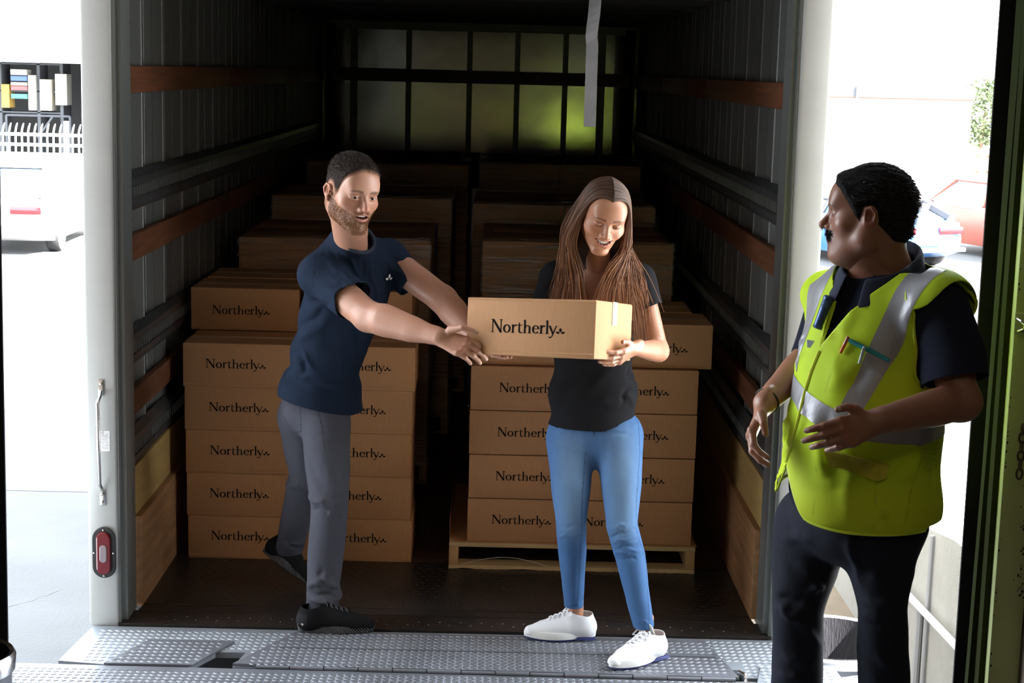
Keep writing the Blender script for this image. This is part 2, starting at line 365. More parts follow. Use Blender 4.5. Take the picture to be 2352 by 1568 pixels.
def edge_ring(P, T, c, ax, f, rad, n=36):
    "smooth closed ring following the cut edge around centre c"
    b = np.unique(edges_b(T)); q = P[b] - c; m = np.linalg.norm(q, axis=1) < rad; q = q[m]; ax = np.array(ax); f = np.array(f) - ax * (np.array(f) @ ax); f /= np.linalg.norm(f); g = np.cross(ax, f)
    a = np.arctan2(q @ g, q @ f); R = []
    for k in range(n):
        t = -np.pi + 2 * np.pi * (k + .5) / n; w = np.exp(-(((a - t + np.pi) % (2 * np.pi) - np.pi) / .15) ** 2) + 1e-9; R.append(c + (q * w[:, None]).sum(0) / w.sum())
    return np.array(R)
def chain_b(P, T, mask, key, step=.012):
    "boundary vertices chosen by mask, ordered by key and thinned"
    b = np.unique(edges_b(T)); q = P[b][mask(P[b])]
    if len(q) < 3: return None
    q = q[np.argsort(key(q))]; out = [q[0]]
    for p in q[1:]:
        if np.linalg.norm(p - out[-1]) > step: out.append(p)
    W = np.array(out)
    for _ in range(2): W[1:-1] = (W[:-2] + 2 * W[1:-1] + W[2:]) / 4
    return W
def relax(P, Q, n=2, lam=.5):
    e = np.concatenate([Q[:, [i, (i + 1) % Q.shape[1]]] for i in range(Q.shape[1])]); e = np.concatenate([e, e[:, ::-1]])
    for _ in range(n):
        S = np.zeros_like(P); c = np.zeros(len(P)); np.add.at(S, e[:, 0], P[e[:, 1]]); np.add.at(c, e[:, 0], 1); P = P + lam * (S / c[:, None] - P)
    return P
def seg_dist(P, a, b):
    a = np.array(a, float); b = np.array(b, float); ab = b - a; t = np.clip(((P - a) @ ab) / (ab @ ab + 1e-12), 0, 1); return np.linalg.norm(P - a - t[:, None] * ab, axis=1), t
def folds(P, Q, L):
    "raise or sink soft folds: list of (polyline on the cloth, width, height)"
    N = vnormals(P, Q); D = np.zeros(len(P))
    for pts, w, hgt in L:
        best = np.full(len(P), 9.); T = np.zeros(len(P)); n = len(pts) - 1
        for i in range(n):
            d, t = seg_dist(P, pts[i], pts[i + 1]); m = d < best; best[m] = d[m]; T[m] = (i + t[m]) / n
        D += hgt * np.exp(-(best / w) ** 2) * (np.sin(np.pi * (.06 + .88 * T)) ** .7)
    return P + N * D[:, None]
def flist(S, L, k=7):
    return [([S(a + (c - a) * i / k + 4 * math.sin(i * 1.3 + a), b + (d - b) * i / k + 3 * math.sin(i * 1.7 + b)) for i in range(k + 1)], w, h) for a, b, c, d, w, h in L]
def vnoise(P, seed=0):
    i = np.floor(P).astype(np.int64); f = P - i; f = f * f * (3 - 2 * f); out = 0
    for a in (0, 1):
        for b in (0, 1):
            for c in (0, 1):
                k = (i[:, 0] + a) * 73856093 ^ (i[:, 1] + b) * 19349663 ^ (i[:, 2] + c) * 83492791 ^ seed * 2654435; k = (k * 1103515245 + 12345) & 0x7fffffff; k = (k ^ (k >> 13)) * 1274126177 & 0x7fffffff
                w = (f[:, 0] if a else 1 - f[:, 0]) * (f[:, 1] if b else 1 - f[:, 1]) * (f[:, 2] if c else 1 - f[:, 2]); out = out + w * (k / 0x7fffffff * 2 - 1)
    return out
def wrinkle(P, Q, amp, sx, sy, sz, seed=0):
    N = vnormals(P, Q); return P + N * (amp * (vnoise(P * [sx, sy, sz], seed) + .5 * vnoise(P * [2.1 * sx, 2.1 * sy, 2.1 * sz], seed + 1)))[:, None]
def put_mesh(name, P, Q, m, parent, col=None, solid=0, sub=0):
    me = bpy.data.meshes.new(name); nv = len(P); nf, k = Q.shape
    me.vertices.add(nv); me.vertices.foreach_set('co', np.ascontiguousarray(P, np.float32).ravel()); me.loops.add(nf * k); me.loops.foreach_set('vertex_index', np.ascontiguousarray(Q, np.int32).ravel())
    me.polygons.add(nf); me.polygons.foreach_set('loop_start', np.arange(nf, dtype=np.int32) * k); me.polygons.foreach_set('loop_total', np.full(nf, k, np.int32)); me.update(calc_edges=True); me.validate()
    me.polygons.foreach_set('use_smooth', np.ones(len(me.polygons), bool)); me.materials.append(m)
    if col is not None:
        ca = me.color_attributes.new('Col', 'FLOAT_COLOR', 'POINT'); ca.data.foreach_set('color', np.concatenate([col, np.ones((nv, 1))], 1).astype(np.float32).ravel())
    o = bpy.data.objects.new(name, me); COL.objects.link(o)
    if solid: md = o.modifiers.new('thick', 'SOLIDIFY'); md.thickness = solid; md.offset = 1
    if parent:
        o.parent = parent; o.matrix_parent_inverse = Matrix.Translation(parent.location).inverted()
    return o
def merge(*ms):
    P = []; Q = []; C = []; n = 0
    for m in ms:
        p, q = m[0], m[1]
        if q.shape[1] == 3: q = np.concatenate([q, q[:, :1]], 1) if False else q
        P.append(p); Q.append(q + n); n += len(p)
        if len(m) > 2: C.append(m[2])
    return np.concatenate(P), np.concatenate(Q), (np.concatenate(C) if C else None)
def skinmat(name, sss=.12, rough=.42, bump=.0006):
    m = bpy.data.materials.new(name); m.use_nodes = True; nt = m.node_tree; p = nt.nodes['Principled BSDF']
    a = nt.nodes.new('ShaderNodeVertexColor'); a.layer_name = 'Col'; nt.links.new(a.outputs[0], p.inputs['Base Color'])
    p.inputs['Roughness'].default_value = rough; p.inputs['Subsurface Weight'].default_value = sss; p.inputs['Subsurface Radius'].default_value = (.012, .005, .003); p.inputs['Subsurface Scale'].default_value = 1
    tc = nt.nodes.new('ShaderNodeTexCoord'); n = nt.nodes.new('ShaderNodeTexNoise'); n.inputs['Scale'].default_value = 260; b = nt.nodes.new('ShaderNodeBump'); b.inputs['Distance'].default_value = bump; b.inputs['Strength'].default_value = .6
    nt.links.new(tc.outputs['Object'], n.inputs['Vector']); nt.links.new(n.outputs[0], b.inputs['Height']); nt.links.new(b.outputs[0], p.inputs['Normal'])
    return m
def frame(origin, fwd, up, scale=1):
    f = np.array(fwd, float); f /= np.linalg.norm(f); u = np.array(up, float); x = np.cross(f, u); x /= np.linalg.norm(x); u = np.cross(x, f)
    return np.array(origin, float), np.stack([x, f, u], 1) * scale          # world = o + R @ local
def xf(fr, P): return np.asarray(P) @ fr[1].T + fr[0]
# ------------------------------------------------------------------ head
def head(fr, skin, o, lips=(.42, .12, .1), brow=(.06, .03, .02), beard=None, mouth='open', jaw=1.0, fem=0, fat=0, neck_to=None, neck_r=.056, lids=.45, gaze=(0, 1, -.1), moust=None, brow_w=1.0, h=.0019, nose_l=1.0, iris=(.05, .03, .02), ears=True):
    """local: x lateral, y forward, z up, origin between the ears. returns body mesh arrays, adds eyes and teeth to o"""
    v = Vol((-.115, -.135, -.215), (.115, .14, .135), h)
    v.ell((0, -.016, .036), (.0735, .096, .083), .01)
    v.ell((0, .012, .008), (.066, .078, .085), .03)
    v.ell((0, -.045, -.035), (.056, .050, .055), .03)
    v.ell((0, .036, -.035), (.054 + .012 * fat, .050, .066), .03)                    # face mass
    jw = .0435 * jaw + .016 * fat
    for s in (-1, 1):
        v.cone((s * jw, .0, -.055), (s * .018, .068, -.100 + .004 * fem), .019 + .006 * fat, .015 - .002 * fem, .022)   # jaw line
        v.cone((s * (jw + .006), -.008, -.02), (s * jw, .0, -.052), .019, .018 + .006 * fat, .025)
        v.ell((s * (.046 + .004 * fat), .052, -.018 - .004 * (mouth == 'smile')), (.021, .020, .017), .024)        # cheekbone
        if mouth == 'smile': v.ell((s * .038, .070, -.030), (.015, .012, .013), .015)
    v.ell((0, .080 - .003 * fem, -.098), (.019, .013, .015 - .003 * fem), .018)                            # chin
    v.cone((-.036, .079, .028), (.036, .079, .028), .010 - .003 * fem, .010 - .003 * fem, .018)  # brow ridge
    v.ell((0, .064, .052), (.052, .026, .036), .035)
    for s in (-1, 1): v.ell((s * .032, .098, .008), (.019, .016, .0125), .012, 's')               # sockets
    # nose
    v.chain([(0, .088, .016), (0, .097, .000), (0, .111 * nose_l, -.024)], [.0065, .0068, .0095], .009)
    v.ell((0, .108 * nose_l, -.026), (.0095, .009, .0085), .006); v.cone((0, .078, .012), (0, .088, -.024), .010, .013, .006)
    for s in (-1, 1):
        v.ell((s * .0125, .096, -.029), (.0068, .010, .0070), .006)
        v.ell((s * .0065, .104, -.0365), (.0034, .0055, .003), .003, 's')
    # muzzle and lips
    v.ell((0, .074, -.055), (.030, .024, .024), .02)
    zm = -.055; op = {'open': .0062, 'smile': .0078, 'closed': 0}[mouth]; mw = {'open': .024, 'smile': .0305, 'closed': .025}[mouth]; cu = {'open': .0, 'smile': .0085, 'closed': 0}[mouth]
    lw = .0052
    def lip(sign, off, r, fwdy):
        pts = []
        for k in range(7):
            t = -1 + k / 3; pts.append((t * mw, fwdy - .019 * t * t - .003 * abs(t), zm + cu * t * t + sign * off * (1 - t * t)))
        v.chain(pts, [r * (.45 + .55 * (1 - abs(-1 + k / 3) ** 2)) for k in range(7)], .005)
    lip(1, op + .0038, lw - .0006, .0965); lip(-1, op + .0048, lw + .0008, .0945)
    if op: 
        for k in range(7):
            t = -1 + k / 3
            v.ell((t * mw * .85, .098 - .017 * t * t, zm + cu * t * t - (cu * .0)), (.0065, .016, max(.0014, op * (1 - t * t) + .0012)), .002, 's')
    else:
        v.chain([(-.024, .083, zm), (-.012, .098, zm), (0, .101, zm), (.012, .098, zm), (.024, .083, zm)], [.0012, .0014, .0016, .0014, .0012], .003, 's')
    v.ell((0, .093, -.076), (.012, .006, .004), .008, 's')
    # lids
    ez = .0085; ey = .0765; er = .0122
    for s in (-1, 1):
        up = [(s * .0170, .080, ez + .001), (s * .024, .0875, ez + .0075 - .008 * lids), (s * .032, .0895, ez + .0090 - .0105 * lids), (s * .040, .0855, ez + .0070 - .008 * lids), (s * .0465, .077, ez - .0005)]
        v.chain(up, [.0022, .0030, .0033, .0030, .0022], .004)
        if lids > .8: v.chain([(p[0], p[1] - .001, p[2] + .003) for p in up], [.0025, .0042, .0046, .0042, .0025], .004)
        v.chain([(s * .0170, .080, ez), (s * .024, .0862, ez - .0062), (s * .032, .0872, ez - .0078), (s * .040, .0835, ez - .006), (s * .0465, .077, ez - .001)], [.0018, .0024, .0026, .0024, .0018], .004)
    # ears
    for s in ((-1, 1) if ears else ()):
        ca, sa = math.cos(.35), math.sin(.35); R = np.array([[ca, s * sa, 0], [-s * sa, ca, 0], [0, 0, 1]])
        v.ell((s * .080, -.012, .000), (.0075, .0165, .0285), .006, R=R)
        v.chain([(s * .0775, .004, .010), (s * .084, .000, .024), (s * .089, -.014, .027), (s * .0905, -.025, .012), (s * .087, -.022, -.006), (s * .080, -.010, -.024)], [.003, .0034, .0036, .0036, .0032, .0045], .004)
        v.ell((s * .087, -.008, .006), (.0085, .0085, .013), .004, 's', R=R)
        v.ell((s * .078, .005, -.001), (.003, .004, .005), .003)
    # neck
    nt_ = np.array(neck_to if neck_to is not None else (0, -.045, -.20)); v.cone((0, -.025 + .012 * fat, -.045), nt_, neck_r, neck_r * 1.04, .03)
    if fat: v.cone((0, .036, -.085), nt_ + (0, .030, .02), .046, .050, .04)
    if not fem and neck_to is None: v.ell((0, .012 + .01 * fat, -.135), (.009, .009, .012), .016)
    P, Q = v.mesh(); P = relax(P, Q, 1, .4)
    # colour of the skin itself
    n = len(P); C = np.tile(np.array(skin), (n, 1)); x, y, z = P.T
    def paint(w, c): 
        nonlocal C
        w = np.clip(w, 0, 1)[:, None]; C = C * (1 - w) + np.array(c) * w
    def g(cx, cy, cz, rx, ry, rz): return np.exp(-(((x - cx) / rx) ** 2 + ((y - cy) / ry) ** 2 + ((z - cz) / rz) ** 2))
    red = np.array(skin) * [1.12, .72, .68]
    for s in (-1, 1): paint(.5 * g(s * .045, .06, -.02, .02, .03, .018), red); paint(.45 * g(s * .088, -.01, 0, .02, .03, .03), red)
    paint(.5 * g(0, .11, -.025, .015, .02, .012), red)
    front = y > .06
    t = np.clip(np.abs(x) / mw, 0, 1.2); zc = zm + cu * t * t
    lipz = np.where(z > zc, (z - zc) / (op * (1 - t * t) + .0062 * (1 - .75 * t * t)), (zc - z) / (op * (1 - t * t) + .0092 * (1 - .75 * t * t)))
    paint(np.where((t < 1.02) & front, np.clip((1.05 - np.abs(lipz)) * 5, 0, 1), 0) * .9, lips)
    if op: paint(np.where((t < .98) & (y > .05) & (np.abs(z - zc) < op * (1 - t * t) * .9 + .0008) & (y < .094 - .017 * t * t), .95, 0), (.06, .012, .012))
    if beard is not None:
        bz = np.clip((-.028 - z - .35 * (np.clip(y, 0, .1) - .05) * 0 + .0) * 60, 0, 1)
        cheek = np.clip(((-.030 - z) + .55 * (.062 - y)) * 70, 0, 1) * (y > -.004) ; side = np.clip((y - .002) * 200, 0, 1) * np.clip((.02 - z) * 60, 0, 1) * np.clip((.026 - y) * 120, 0, 1)
        mus = g(0, .098, -.042, .028, .03, .0055) * 1.6
        under = np.clip((z + .128) * 80, 0, 1)
        w = np.maximum(np.maximum(cheek, side * .8), mus) * under * np.clip((np.abs(lipz) - 1.0) * 4 + (t > 1) * 5, 0, 1) * (1 - g(0, .1, -.03, .016, .03, .006))
        w = np.clip(w, 0, 1); paint(w * .75, beard)
    else: w = None
    if moust is not None: paint(np.clip(2.2 * g(0, .1, -.043, .026, .03, .005) + 1.5 * g(.024, .085, -.052, .008, .02, .010) + 1.5 * g(-.024, .085, -.052, .008, .02, .010), 0, 1) * .9 * (np.abs(lipz) > .6), moust)
    for s in (-1, 1):
        # brows
        bx = s * x; tt = np.clip((bx - .013) / .038, 0, 1); zb = .0265 + .006 * np.sin(tt * 2.2) - .004 * tt + (.002 * fem)
        paint(np.where((bx > .012) & (bx < .053) & (y > .05), np.exp(-((z - zb) / (.0032 * brow_w * (1.1 - .7 * tt))) ** 2), 0) * .85, brow)
        paint(.30 * g(s * .033, .085, .006, .018, .02, .010), np.array(skin) * [.8, .62, .6])
        if lids > .8 or fem:
            lz = ez + (.0090 - .0105 * lids) * np.clip(1 - ((bx - .032) / .016) ** 2, 0, 1) - .0032
            paint(np.where((bx > .018) & (bx < .0475) & (y > .06), np.exp(-((z - lz) / .0017) ** 2), 0) * .95, (.02, .012, .01))
    # eyes and teeth
    gz = np.array(gaze, float); gz /= np.linalg.norm(gz)
    for s in (-1, 1):
        e = Vol((-.02, -.02, -.02), (.02, .02, .02), .0011); e.ell((0, 0, 0), er, 0); EP, EQ = e.mesh()
        EP = EP / np.linalg.norm(EP, axis=1, keepdims=True) * er; dt = EP @ gz / er
        EC = np.tile(np.array((.62, .58, .55)) * (.5 if fat else 1), (len(EP), 1)); EC[dt > .885] = iris; EC[dt > .975] = (.004, .004, .004)
        put_mesh('eye', xf(fr, EP + [s * .0315, ey, ez]), EQ, M['eye'], o, EC)
    if op:
        tb = MB()
        for k in range(-4, 5):
            wt = mw * .19; X = k * wt; t_ = X / mw; yy = .0905 - .018 * t_ * t_; zz = zm + cu * t_ * t_ + op * (1 - t_ * t_) + .001; hh = (.0135 if mouth == 'smile' else .0062) * (1 - .15 * abs(k) / 4)
            vs = [xf(fr, (X + a * wt * .47, yy - abs(a) * .0004 + b_ * .0, zz - c_ * hh)) for c_ in (0, 1) for a in (-1, 1) for b_ in (0,)] + [xf(fr, (X + a * wt * .47, yy - .005, zz - c_ * hh)) for c_ in (0, 1) for a in (-1, 1)]
            tb.add([tuple(q) for q in vs], [(0, 1, 3, 2), (4, 6, 7, 5), (0, 4, 5, 1), (2, 3, 7, 6), (0, 2, 6, 4), (1, 5, 7, 3)])
        tt_ = tb.build('teeth', M['teeth'], None, smooth=True); tt_.parent = o; tt_.matrix_parent_inverse = Matrix.Translation(o.location).inverted()
    return P, Q, C, w
M['eye'] = skinmat('eyeball', 0, .12, 0); M['teeth'] = mat('teeth', (.85, .81, .74), .25); M['skin'] = skinmat('skin'); 
# ================================================================== THE TRUCK
W2 = 1.22; LT = 7.03; ZR = 2.5
truck = empty('box_truck', (0, 3.5, 0), 'white box truck backed up to the dock with its cargo box open', 'truck')
def P(mb, name, m, **k):
    o = mb.build(name, m, None, **k); o.parent = truck; o.matrix_parent_inverse = truck_inv; return o
truck_inv = Matrix.Translation((0, -3.5, 0))
for s in (-1, 1):
    w = MB()                                              # skin, hat posts and their seams
    w.box(min(s * 1.272, s * 1.30), max(s * 1.272, s * 1.30), .04, LT + .05, -.12, ZR + .1)
    y = .06; i = 0
    while y < LT - .1:
        
        if not (s > 0 and 5.9 < y < 6.5):
            a, b = s * 1.272, s * 1.262
            w.prism([(a, y, .36), (a, y + .07, .36), (s * 1.268, y + .075, .36), (b, y + .19, .36), (s * 1.247, y + .318, .36), (s * 1.243, y + .322, .36), (s * 1.243, y + .328, .36), (a, y + .333, .36)], (0, 0, ZR - .36))
            w.box(min(b, b - s * .003), max(b, b - s * .003), y + .186, y + .193, .36, ZR)
            z = .45 + .05 * (i % 3)
            while z < ZR and y < 4.5:
                w.lathe([(.006, 0), (.0045, .003), (.001, .004)], (b, y + .128, z), n=6, ax='x') if False else w.box(min(b, b - s * .006), max(b, b - s * .006), y + .182, y + .197, z, z + .010)
                z += .075 if i % 3 == 2 else .15
        y += .4064; i += 1
    P(w, 'side_wall', M['alu'])
    for zt in (1.623, 1.025, .628):                       # logistic tracks with slots
        t = MB(); x0 = s * 1.244
        sec = [(0, -.078), (0, .078), (-.024, .052), (-.026, .024), (-.008, .022), (-.008, -.022), (-.026, -.024), (-.024, -.052)]
        t.prism([(x0 + s * a, 0.05, zt + b) for a, b in sec], (0, LT - .07, 0))
        y = .06
        while y < LT - .05:
            xa = x0 - s * .008
            t.box(min(xa, xa - s * .016), max(xa, xa - s * .016), y, y + .016, zt - .021, zt + .021, mi=1); y += .048
        P(t, 'logistic_track', [M['track'], M['alu_dull']])
    for zt in (2.044, 1.411, .818):
        t = MB(); x0 = s * 1.244; x1 = s * 1.216
        y = .055
        for yy in (2.35, 4.7, LT - .02):
            t.box(min(x0, x1), max(x0, x1), y, yy - .006, zt - .05, zt + .05, bev=.004); y = yy
        P(t, 'wooden_rail', M['wood_rail'], smooth=True)
    t = MB(); t.box(min(s * 1.26, s * 1.222), max(s * 1.26, s * 1.222), .055, LT, .36, .56); P(t, 'plywood_panel', M['ply'])
    t = MB(); t.box(min(s * 1.26, s * 1.196), max(s * 1.26, s * 1.196), .07, LT, 0, .365, bev=.004); P(t, 'kick_board', M['kick'])
    # rear post: painted face, reveal and door channel
    t = MB(); o_, i_ = s * 1.352, s * 1.243
    t.box(min(o_, i_), max(o_, i_), -.15, -.02, -.012, 3.0, bev=.012)
    P(t, 'rear_post', M['white_paint'], smooth=True)
    t = MB(); t.box(min(i_, s * 1.216), max(i_, s * 1.216), -.10, .05, .0, 3.0); t.box(min(s * 1.246, s * 1.235), max(s * 1.246, s * 1.235), -.135, -.09, 0, 3.0)
    
    P(t, 'door_channel', M['grey_paint'])
# roof, front wall
t = MB(); t.box(-1.3, 1.3, -.15, LT + .08, ZR, ZR + .06)
for k in range(11): t.box(-1.2, 1.2, .3 + k * .61, .34 + k * .61, ZR - .05, ZR)
t.box(-1.3, 1.3, -.15, .02, ZR + .0, 3.0)
P(t, 'roof', M['dark'])
t = MB(); t.box(-1.3, 1.3, LT, LT + .06, -.1, ZR, mi=0); P(t, 'front_wall', M['alu_back'])
t = MB()
for x in (-.56, -.08, .295, .673): t.box(x - .02, x + .022, LT - .035, LT, 1.3, 2.42)
t.box(-1.2, 1.2, LT - .03, LT, 2.40, 2.47)
for x in (-.99, .96): t.box(x - .03, x + .03, LT - .006, LT, 1.4, 2.4)
P(t, 'front_wall_post', M['alu_dull'])
t = MB(); t.box(-1.2, 1.2, LT - .07, LT - .035, 2.0, 2.10); t.box(-1.2, 1.2, LT - .09, LT - .03, 1.18, 1.46)
P(t, 'front_wall_rail', M['floorwood'])
for s in (-1, 1):
    t = MB(); t.prism([(s * 1.22, LT, 1.44), (s * 1.22, LT - .12, 1.44), (s * 1.13, LT - .02, 1.44), (s * 1.06, LT, 1.44)], (0, 0, 1.0)); P(t, 'corner_cap', M['alu_back'], smooth=True, angle=60)
# floors
t = MB(); y = .73
for k in range(11):
    x0 = -1.2 + k * .2182; t.box(x0, x0 + .2165, .735, LT, -.04, 0)
P(t, 'wood_floor', M['floorwood'])
t = MB(); t.box(-1.2, 1.2, .0, .735, -.04, .001)
for i in range(54):
    for j in range(15):
        cx = -1.17 + i * .044 + (.022 if j % 2 else 0); cy = .13 + j * .04; a = .6 if (i + j) % 2 else -.6
        dx, dy = .016 * math.cos(a), .016 * math.sin(a); nx, ny = -.004 * math.sin(a), .004 * math.cos(a)
        t.add([(cx - dx, cy - dy, .001), (cx + nx, cy + ny, .001), (cx + dx, cy + dy, .001), (cx - nx, cy - ny, .001), (cx, cy, .0028)], [(0, 1, 4), (1, 2, 4), (2, 3, 4), (3, 0, 4)])
P(t, 'steel_floor_plate', M['blacksteel'])
t = MB(); t.box(-1.243, 1.243, -.145, .012, -.06, .003); t.box(-1.2, 1.2, .012, .026, .0, .006); t.box(-1.2, 1.2, .095, .101, .0, .004)
for i in range(60):
    t.lathe([(.006, .003), (.004, .006), (.0005, .0065)], (-1.2 + i * .0405, -.09 + .035 * (i % 2), 0), n=8)
for x in (.0, -.5, .62): t.box(x, x + .11, -.05, -.028, .003, .0045, mi=1)
P(t, 'rear_sill', [M['blacksteel'], M['rubber']])
t = MB(); t.box(-1.30, 1.30, -.14, -.05, -.45, -.06); P(t, 'rear_bumper', M['rubber'])
t = MB(); t.box(-.45, .45, 0, 6.8, -.5, -.12); P(t, 'chassis', M['rubber'])
for s in (-1, 1):
    for yy in (1.9, 7.6):
        t = MB(); t.lathe([(.3, -.12), (.43, -.13), (.45, -.08), (.45, .08), (.43, .13), (.3, .12)], (s * 1.02, yy, -.75), ax='x', n=32); P(t, 'wheel', M['rubber'], smooth=True)
# tail lamp, grab handle, sticker on the left post
yF = -.150
lamp = empty('dummy_lamp'); bpy.data.objects.remove(lamp)
def capsule_poly(cx, cz, w, h, y, n=12):
    r = w / 2; pts = []
    for k in range(n + 1):
        a = math.pi * k / n; pts.append((cx + r * math.cos(a), y, cz + h / 2 - r + r * math.sin(a)))
    for k in range(n + 1):
        a = math.pi + math.pi * k / n; pts.append((cx + r * math.cos(a), y, cz - h / 2 + r + r * math.sin(a)))
    return pts
for s, lab in ((-1, None),):
    cx, cz = -1.2905, .283
    t = MB(); t.prism(capsule_poly(cx, cz, .088, .197, yF), (0, -.012, 0)); g = P(t, 'tail_lamp', M['rubber'], bevel=.003)
    def C(mb, name, m, **k):
        o = mb.build(name, m, g, **k); return o
    t = MB(); t.prism(capsule_poly(cx, cz, .054, .165, yF - .012), (0, -.012, 0)); C(t, 'lamp_lens', M['lens'], bevel=.005)['label'] = 'red lens'
    t = MB(); t.prism(capsule_poly(cx, cz, .026, .068, yF - .022), (0, -.006, 0)); C(t, 'reverse_lens', M['clearlens'], bevel=.002)['label'] = 'clear lens'
    t = MB()
    for dx, dz in ((0, .089), (0, -.089), (.036, 0), (-.036, 0)): t = MB(); t.lathe([(.004, yF - .012), (.004, yF - .015), (.001, yF - .016)], (cx + dx, 0, cz + dz), n=8, ax='y'); C(t, 'screw', M['chrome'], smooth=True)
    
    t = MB(); hx = -1.293
    t.tube([(hx, yF - .006, .90), (hx, yF - .02, .885), (hx - .003, yF - .05, .868), (hx - .002, yF - .05, .70), (hx, yF - .05, .56), (hx, yF - .02, .535), (hx, yF - .006, .52)], .0065, 12)
    h = P(t, 'grab_handle', M['chrome'], smooth=True)
    for z in (.915, .495):
        t = MB(); t.box(hx - .011, hx + .011, yF - .006, yF, z - .03, z + .03, bev=.002)
        for dz in (-.016, .016): t.lathe([(.006, yF - .005), (.006, yF - .010), (.002, yF - .012)], (hx, 0, z + dz), n=8, ax='y')
        t.build('handle_bracket', M['chrome'], h, smooth=True)
    t = MB(); t.box(-1.318, -1.264, yF - .001, yF, .672, .752); st = P(t, 'grab_handle_sticker', M['paper'])
    t = MB(); yy = yF - .0013
    font = {'G': [[(1, .8), (.7, 1), (.3, 1), (0, .7), (0, .3), (.3, 0), (.7, 0), (1, .2), (1, .45), (.6, .45)]], 'R': [[(0, 0), (0, 1), (.7, 1), (.95, .78), (.7, .52), (0, .52)], [(.5, .52), (1, 0)]],
            'A': [[(0, 0), (.5, 1), (1, 0)], [(.2, .35), (.8, .35)]], 'B': [[(0, 0), (0, 1), (.7, 1), (.9, .78), (.7, .52), (0, .52)], [(.7, .52), (1, .27), (.7, 0), (0, 0)]],
            'H': [[(0, 0), (0, 1)], [(1, 0), (1, 1)], [(0, .5), (1, .5)]], 'N': [[(0, 0), (0, 1), (1, 0), (1, 1)]], 'D': [[(0, 0), (0, 1), (.6, 1), (1, .6), (1, .4), (.6, 0), (0, 0)]],
            'L': [[(0, 1), (0, 0), (1, 0)]], 'E': [[(1, 1), (0, 1), (0, 0), (1, 0)], [(0, .5), (.8, .5)]], 'U': [[(0, 1), (0, .3), (.3, 0), (.7, 0), (1, .3), (1, 1)]], 'S': [[(1, .85), (.6, 1), (.1, .85), (.1, .6), (.9, .4), (.9, .15), (.5, 0), (0, .15)]],
            'T': [[(.5, 0), (.5, 1)], [(0, 1), (1, 1)]], 'O': [[(.5, 1), (0, .7), (0, .3), (.5, 0), (1, .3), (1, .7), (.5, 1)]], 'F': [[(0, 0), (0, 1), (1, 1)], [(0, .5), (.8, .5)]], 'C': [[(1, .85), (.5, 1), (0, .6), (0, .4), (.5, 0), (1, .15)]], 'K': [[(0, 0), (0, 1)], [(1, 1), (0, .45), (1, 0)]]}
    def sans(mb, txt, x, z, h, wd, y=yy, ux=Vector((1, 0, 0))):
        for ch in txt:
            if ch in font:
                for pl in font[ch]: stroke(mb, pl, wd / h * 1.0, lambda a, b, c: (x + a * h * .62, y, z + b * h), 0)
            x += h * .86 if ch != ' ' else h * .5
    sans(t, 'GRAB', -1.3135, .741, .0085, .0018); sans(t, 'HANDLE', -1.3135, .730, .0085, .0018)
    t.box(-1.318, -1.264, yy - .0002, yy, .7245, .7255)
    for k, tx in enumerate(('USE GRAB', 'HANDLE TO', 'GET ON AND', 'OFF TRUCK')): sans(t, tx, -1.3125, .7145 - k * .0105, .0058, .0009)
    for a in ((-1.318, -1.3174, .672, .752), (-1.2646, -1.264, .672, .752), (-1.318, -1.264, .7514, .752), (-1.318, -1.264, .672, .6726)): t.box(a[0], a[1], yy - .0002, yy, a[2], a[3])
    t.build('sticker_print', M['greyink'], st)
# hanging strap
t = MB(); pts = []
for k in range(24):
    z = 1.915 + k * .03; dx = .006 * math.sin(k * .5) if k > 10 else 0
    pts.append((z, dx))
vs = []
for y_ in (0, .004):
    for z, dx in pts: vs += [(.473 + dx + .0, .0 + y_ + dx, z), (.517 + dx, .0 + y_ - dx, z)]
n = len(pts); fs = []
for i in range(n - 1): fs += [(2 * i, 2 * i + 1, 2 * i + 3, 2 * i + 2), (2 * n + 2 * i, 2 * n + 2 * i + 2, 2 * n + 2 * i + 3, 2 * n + 2 * i + 1), (2 * i, 2 * i + 2, 2 * n + 2 * i + 2, 2 * n + 2 * i), (2 * i + 1, 2 * n + 2 * i + 1, 2 * n + 2 * i + 3, 2 * i + 3)]
fs += [(0, 2 * n, 2 * n + 1, 1)]
t.add(vs, fs); tag(t.build('webbing_strap', M['strap']), 'grey webbing strap hanging from the roof at the truck opening', 'strap')
# ================================================================== BOX STACKS
gL = 'printed boxes stacked on the truck floor at left'; gR = 'printed boxes stacked on the front pallet at right'
jl = [(-1.140, .0), (-1.145, 0), (-1.148, 0), (-1.152, 0), (-1.157, -.004)]
ordn = ['bottom', 'second', 'third', 'fourth', 'fifth']
first = None
for r in range(5):
    for c in range(2):
        x = jl[r][0] + c * .488 + (.004 if c else 0); z = r * .1885
        xx = [-.655, -.660, -.660, -.660, -.650][r] if c else x
        if c: xx = {0: -.656, 1: -.662, 2: -.663, 3: -.660, 4: -.651}[r]
        wx = [.10, .10, .105, .105, .098][r] if c == 0 else [.118, .10, .116, .112, .122][r]
        make_box('brown Northerly box, %s from the floor in the %s column of the left stack' % (['lowest', 'second', 'third', 'fourth', 'fifth'][r], 'left' if c == 0 else 'right'),
                 (xx, .73 + jl[r][1], z), 0, gL, wm_x=wx, wm_z=.083 if c == 0 else .086)
make_box('brown Northerly box crowning the left stack by the left truck wall', (-1.186, 1.078, .9435), 0, gL, wm_x=.095, wm_z=.072)
make_box('brown box crowning the left stack behind the man in navy', (-.686, 1.078, .9435), 0, gL)
make_box('brown box behind the crowning box of the left stack', (-1.18, 1.472, .9435), 0, gL)
make_box('brown box behind the man in navy, at the back of the left stack top', (-.69, 1.472, .9435), 0, gL)
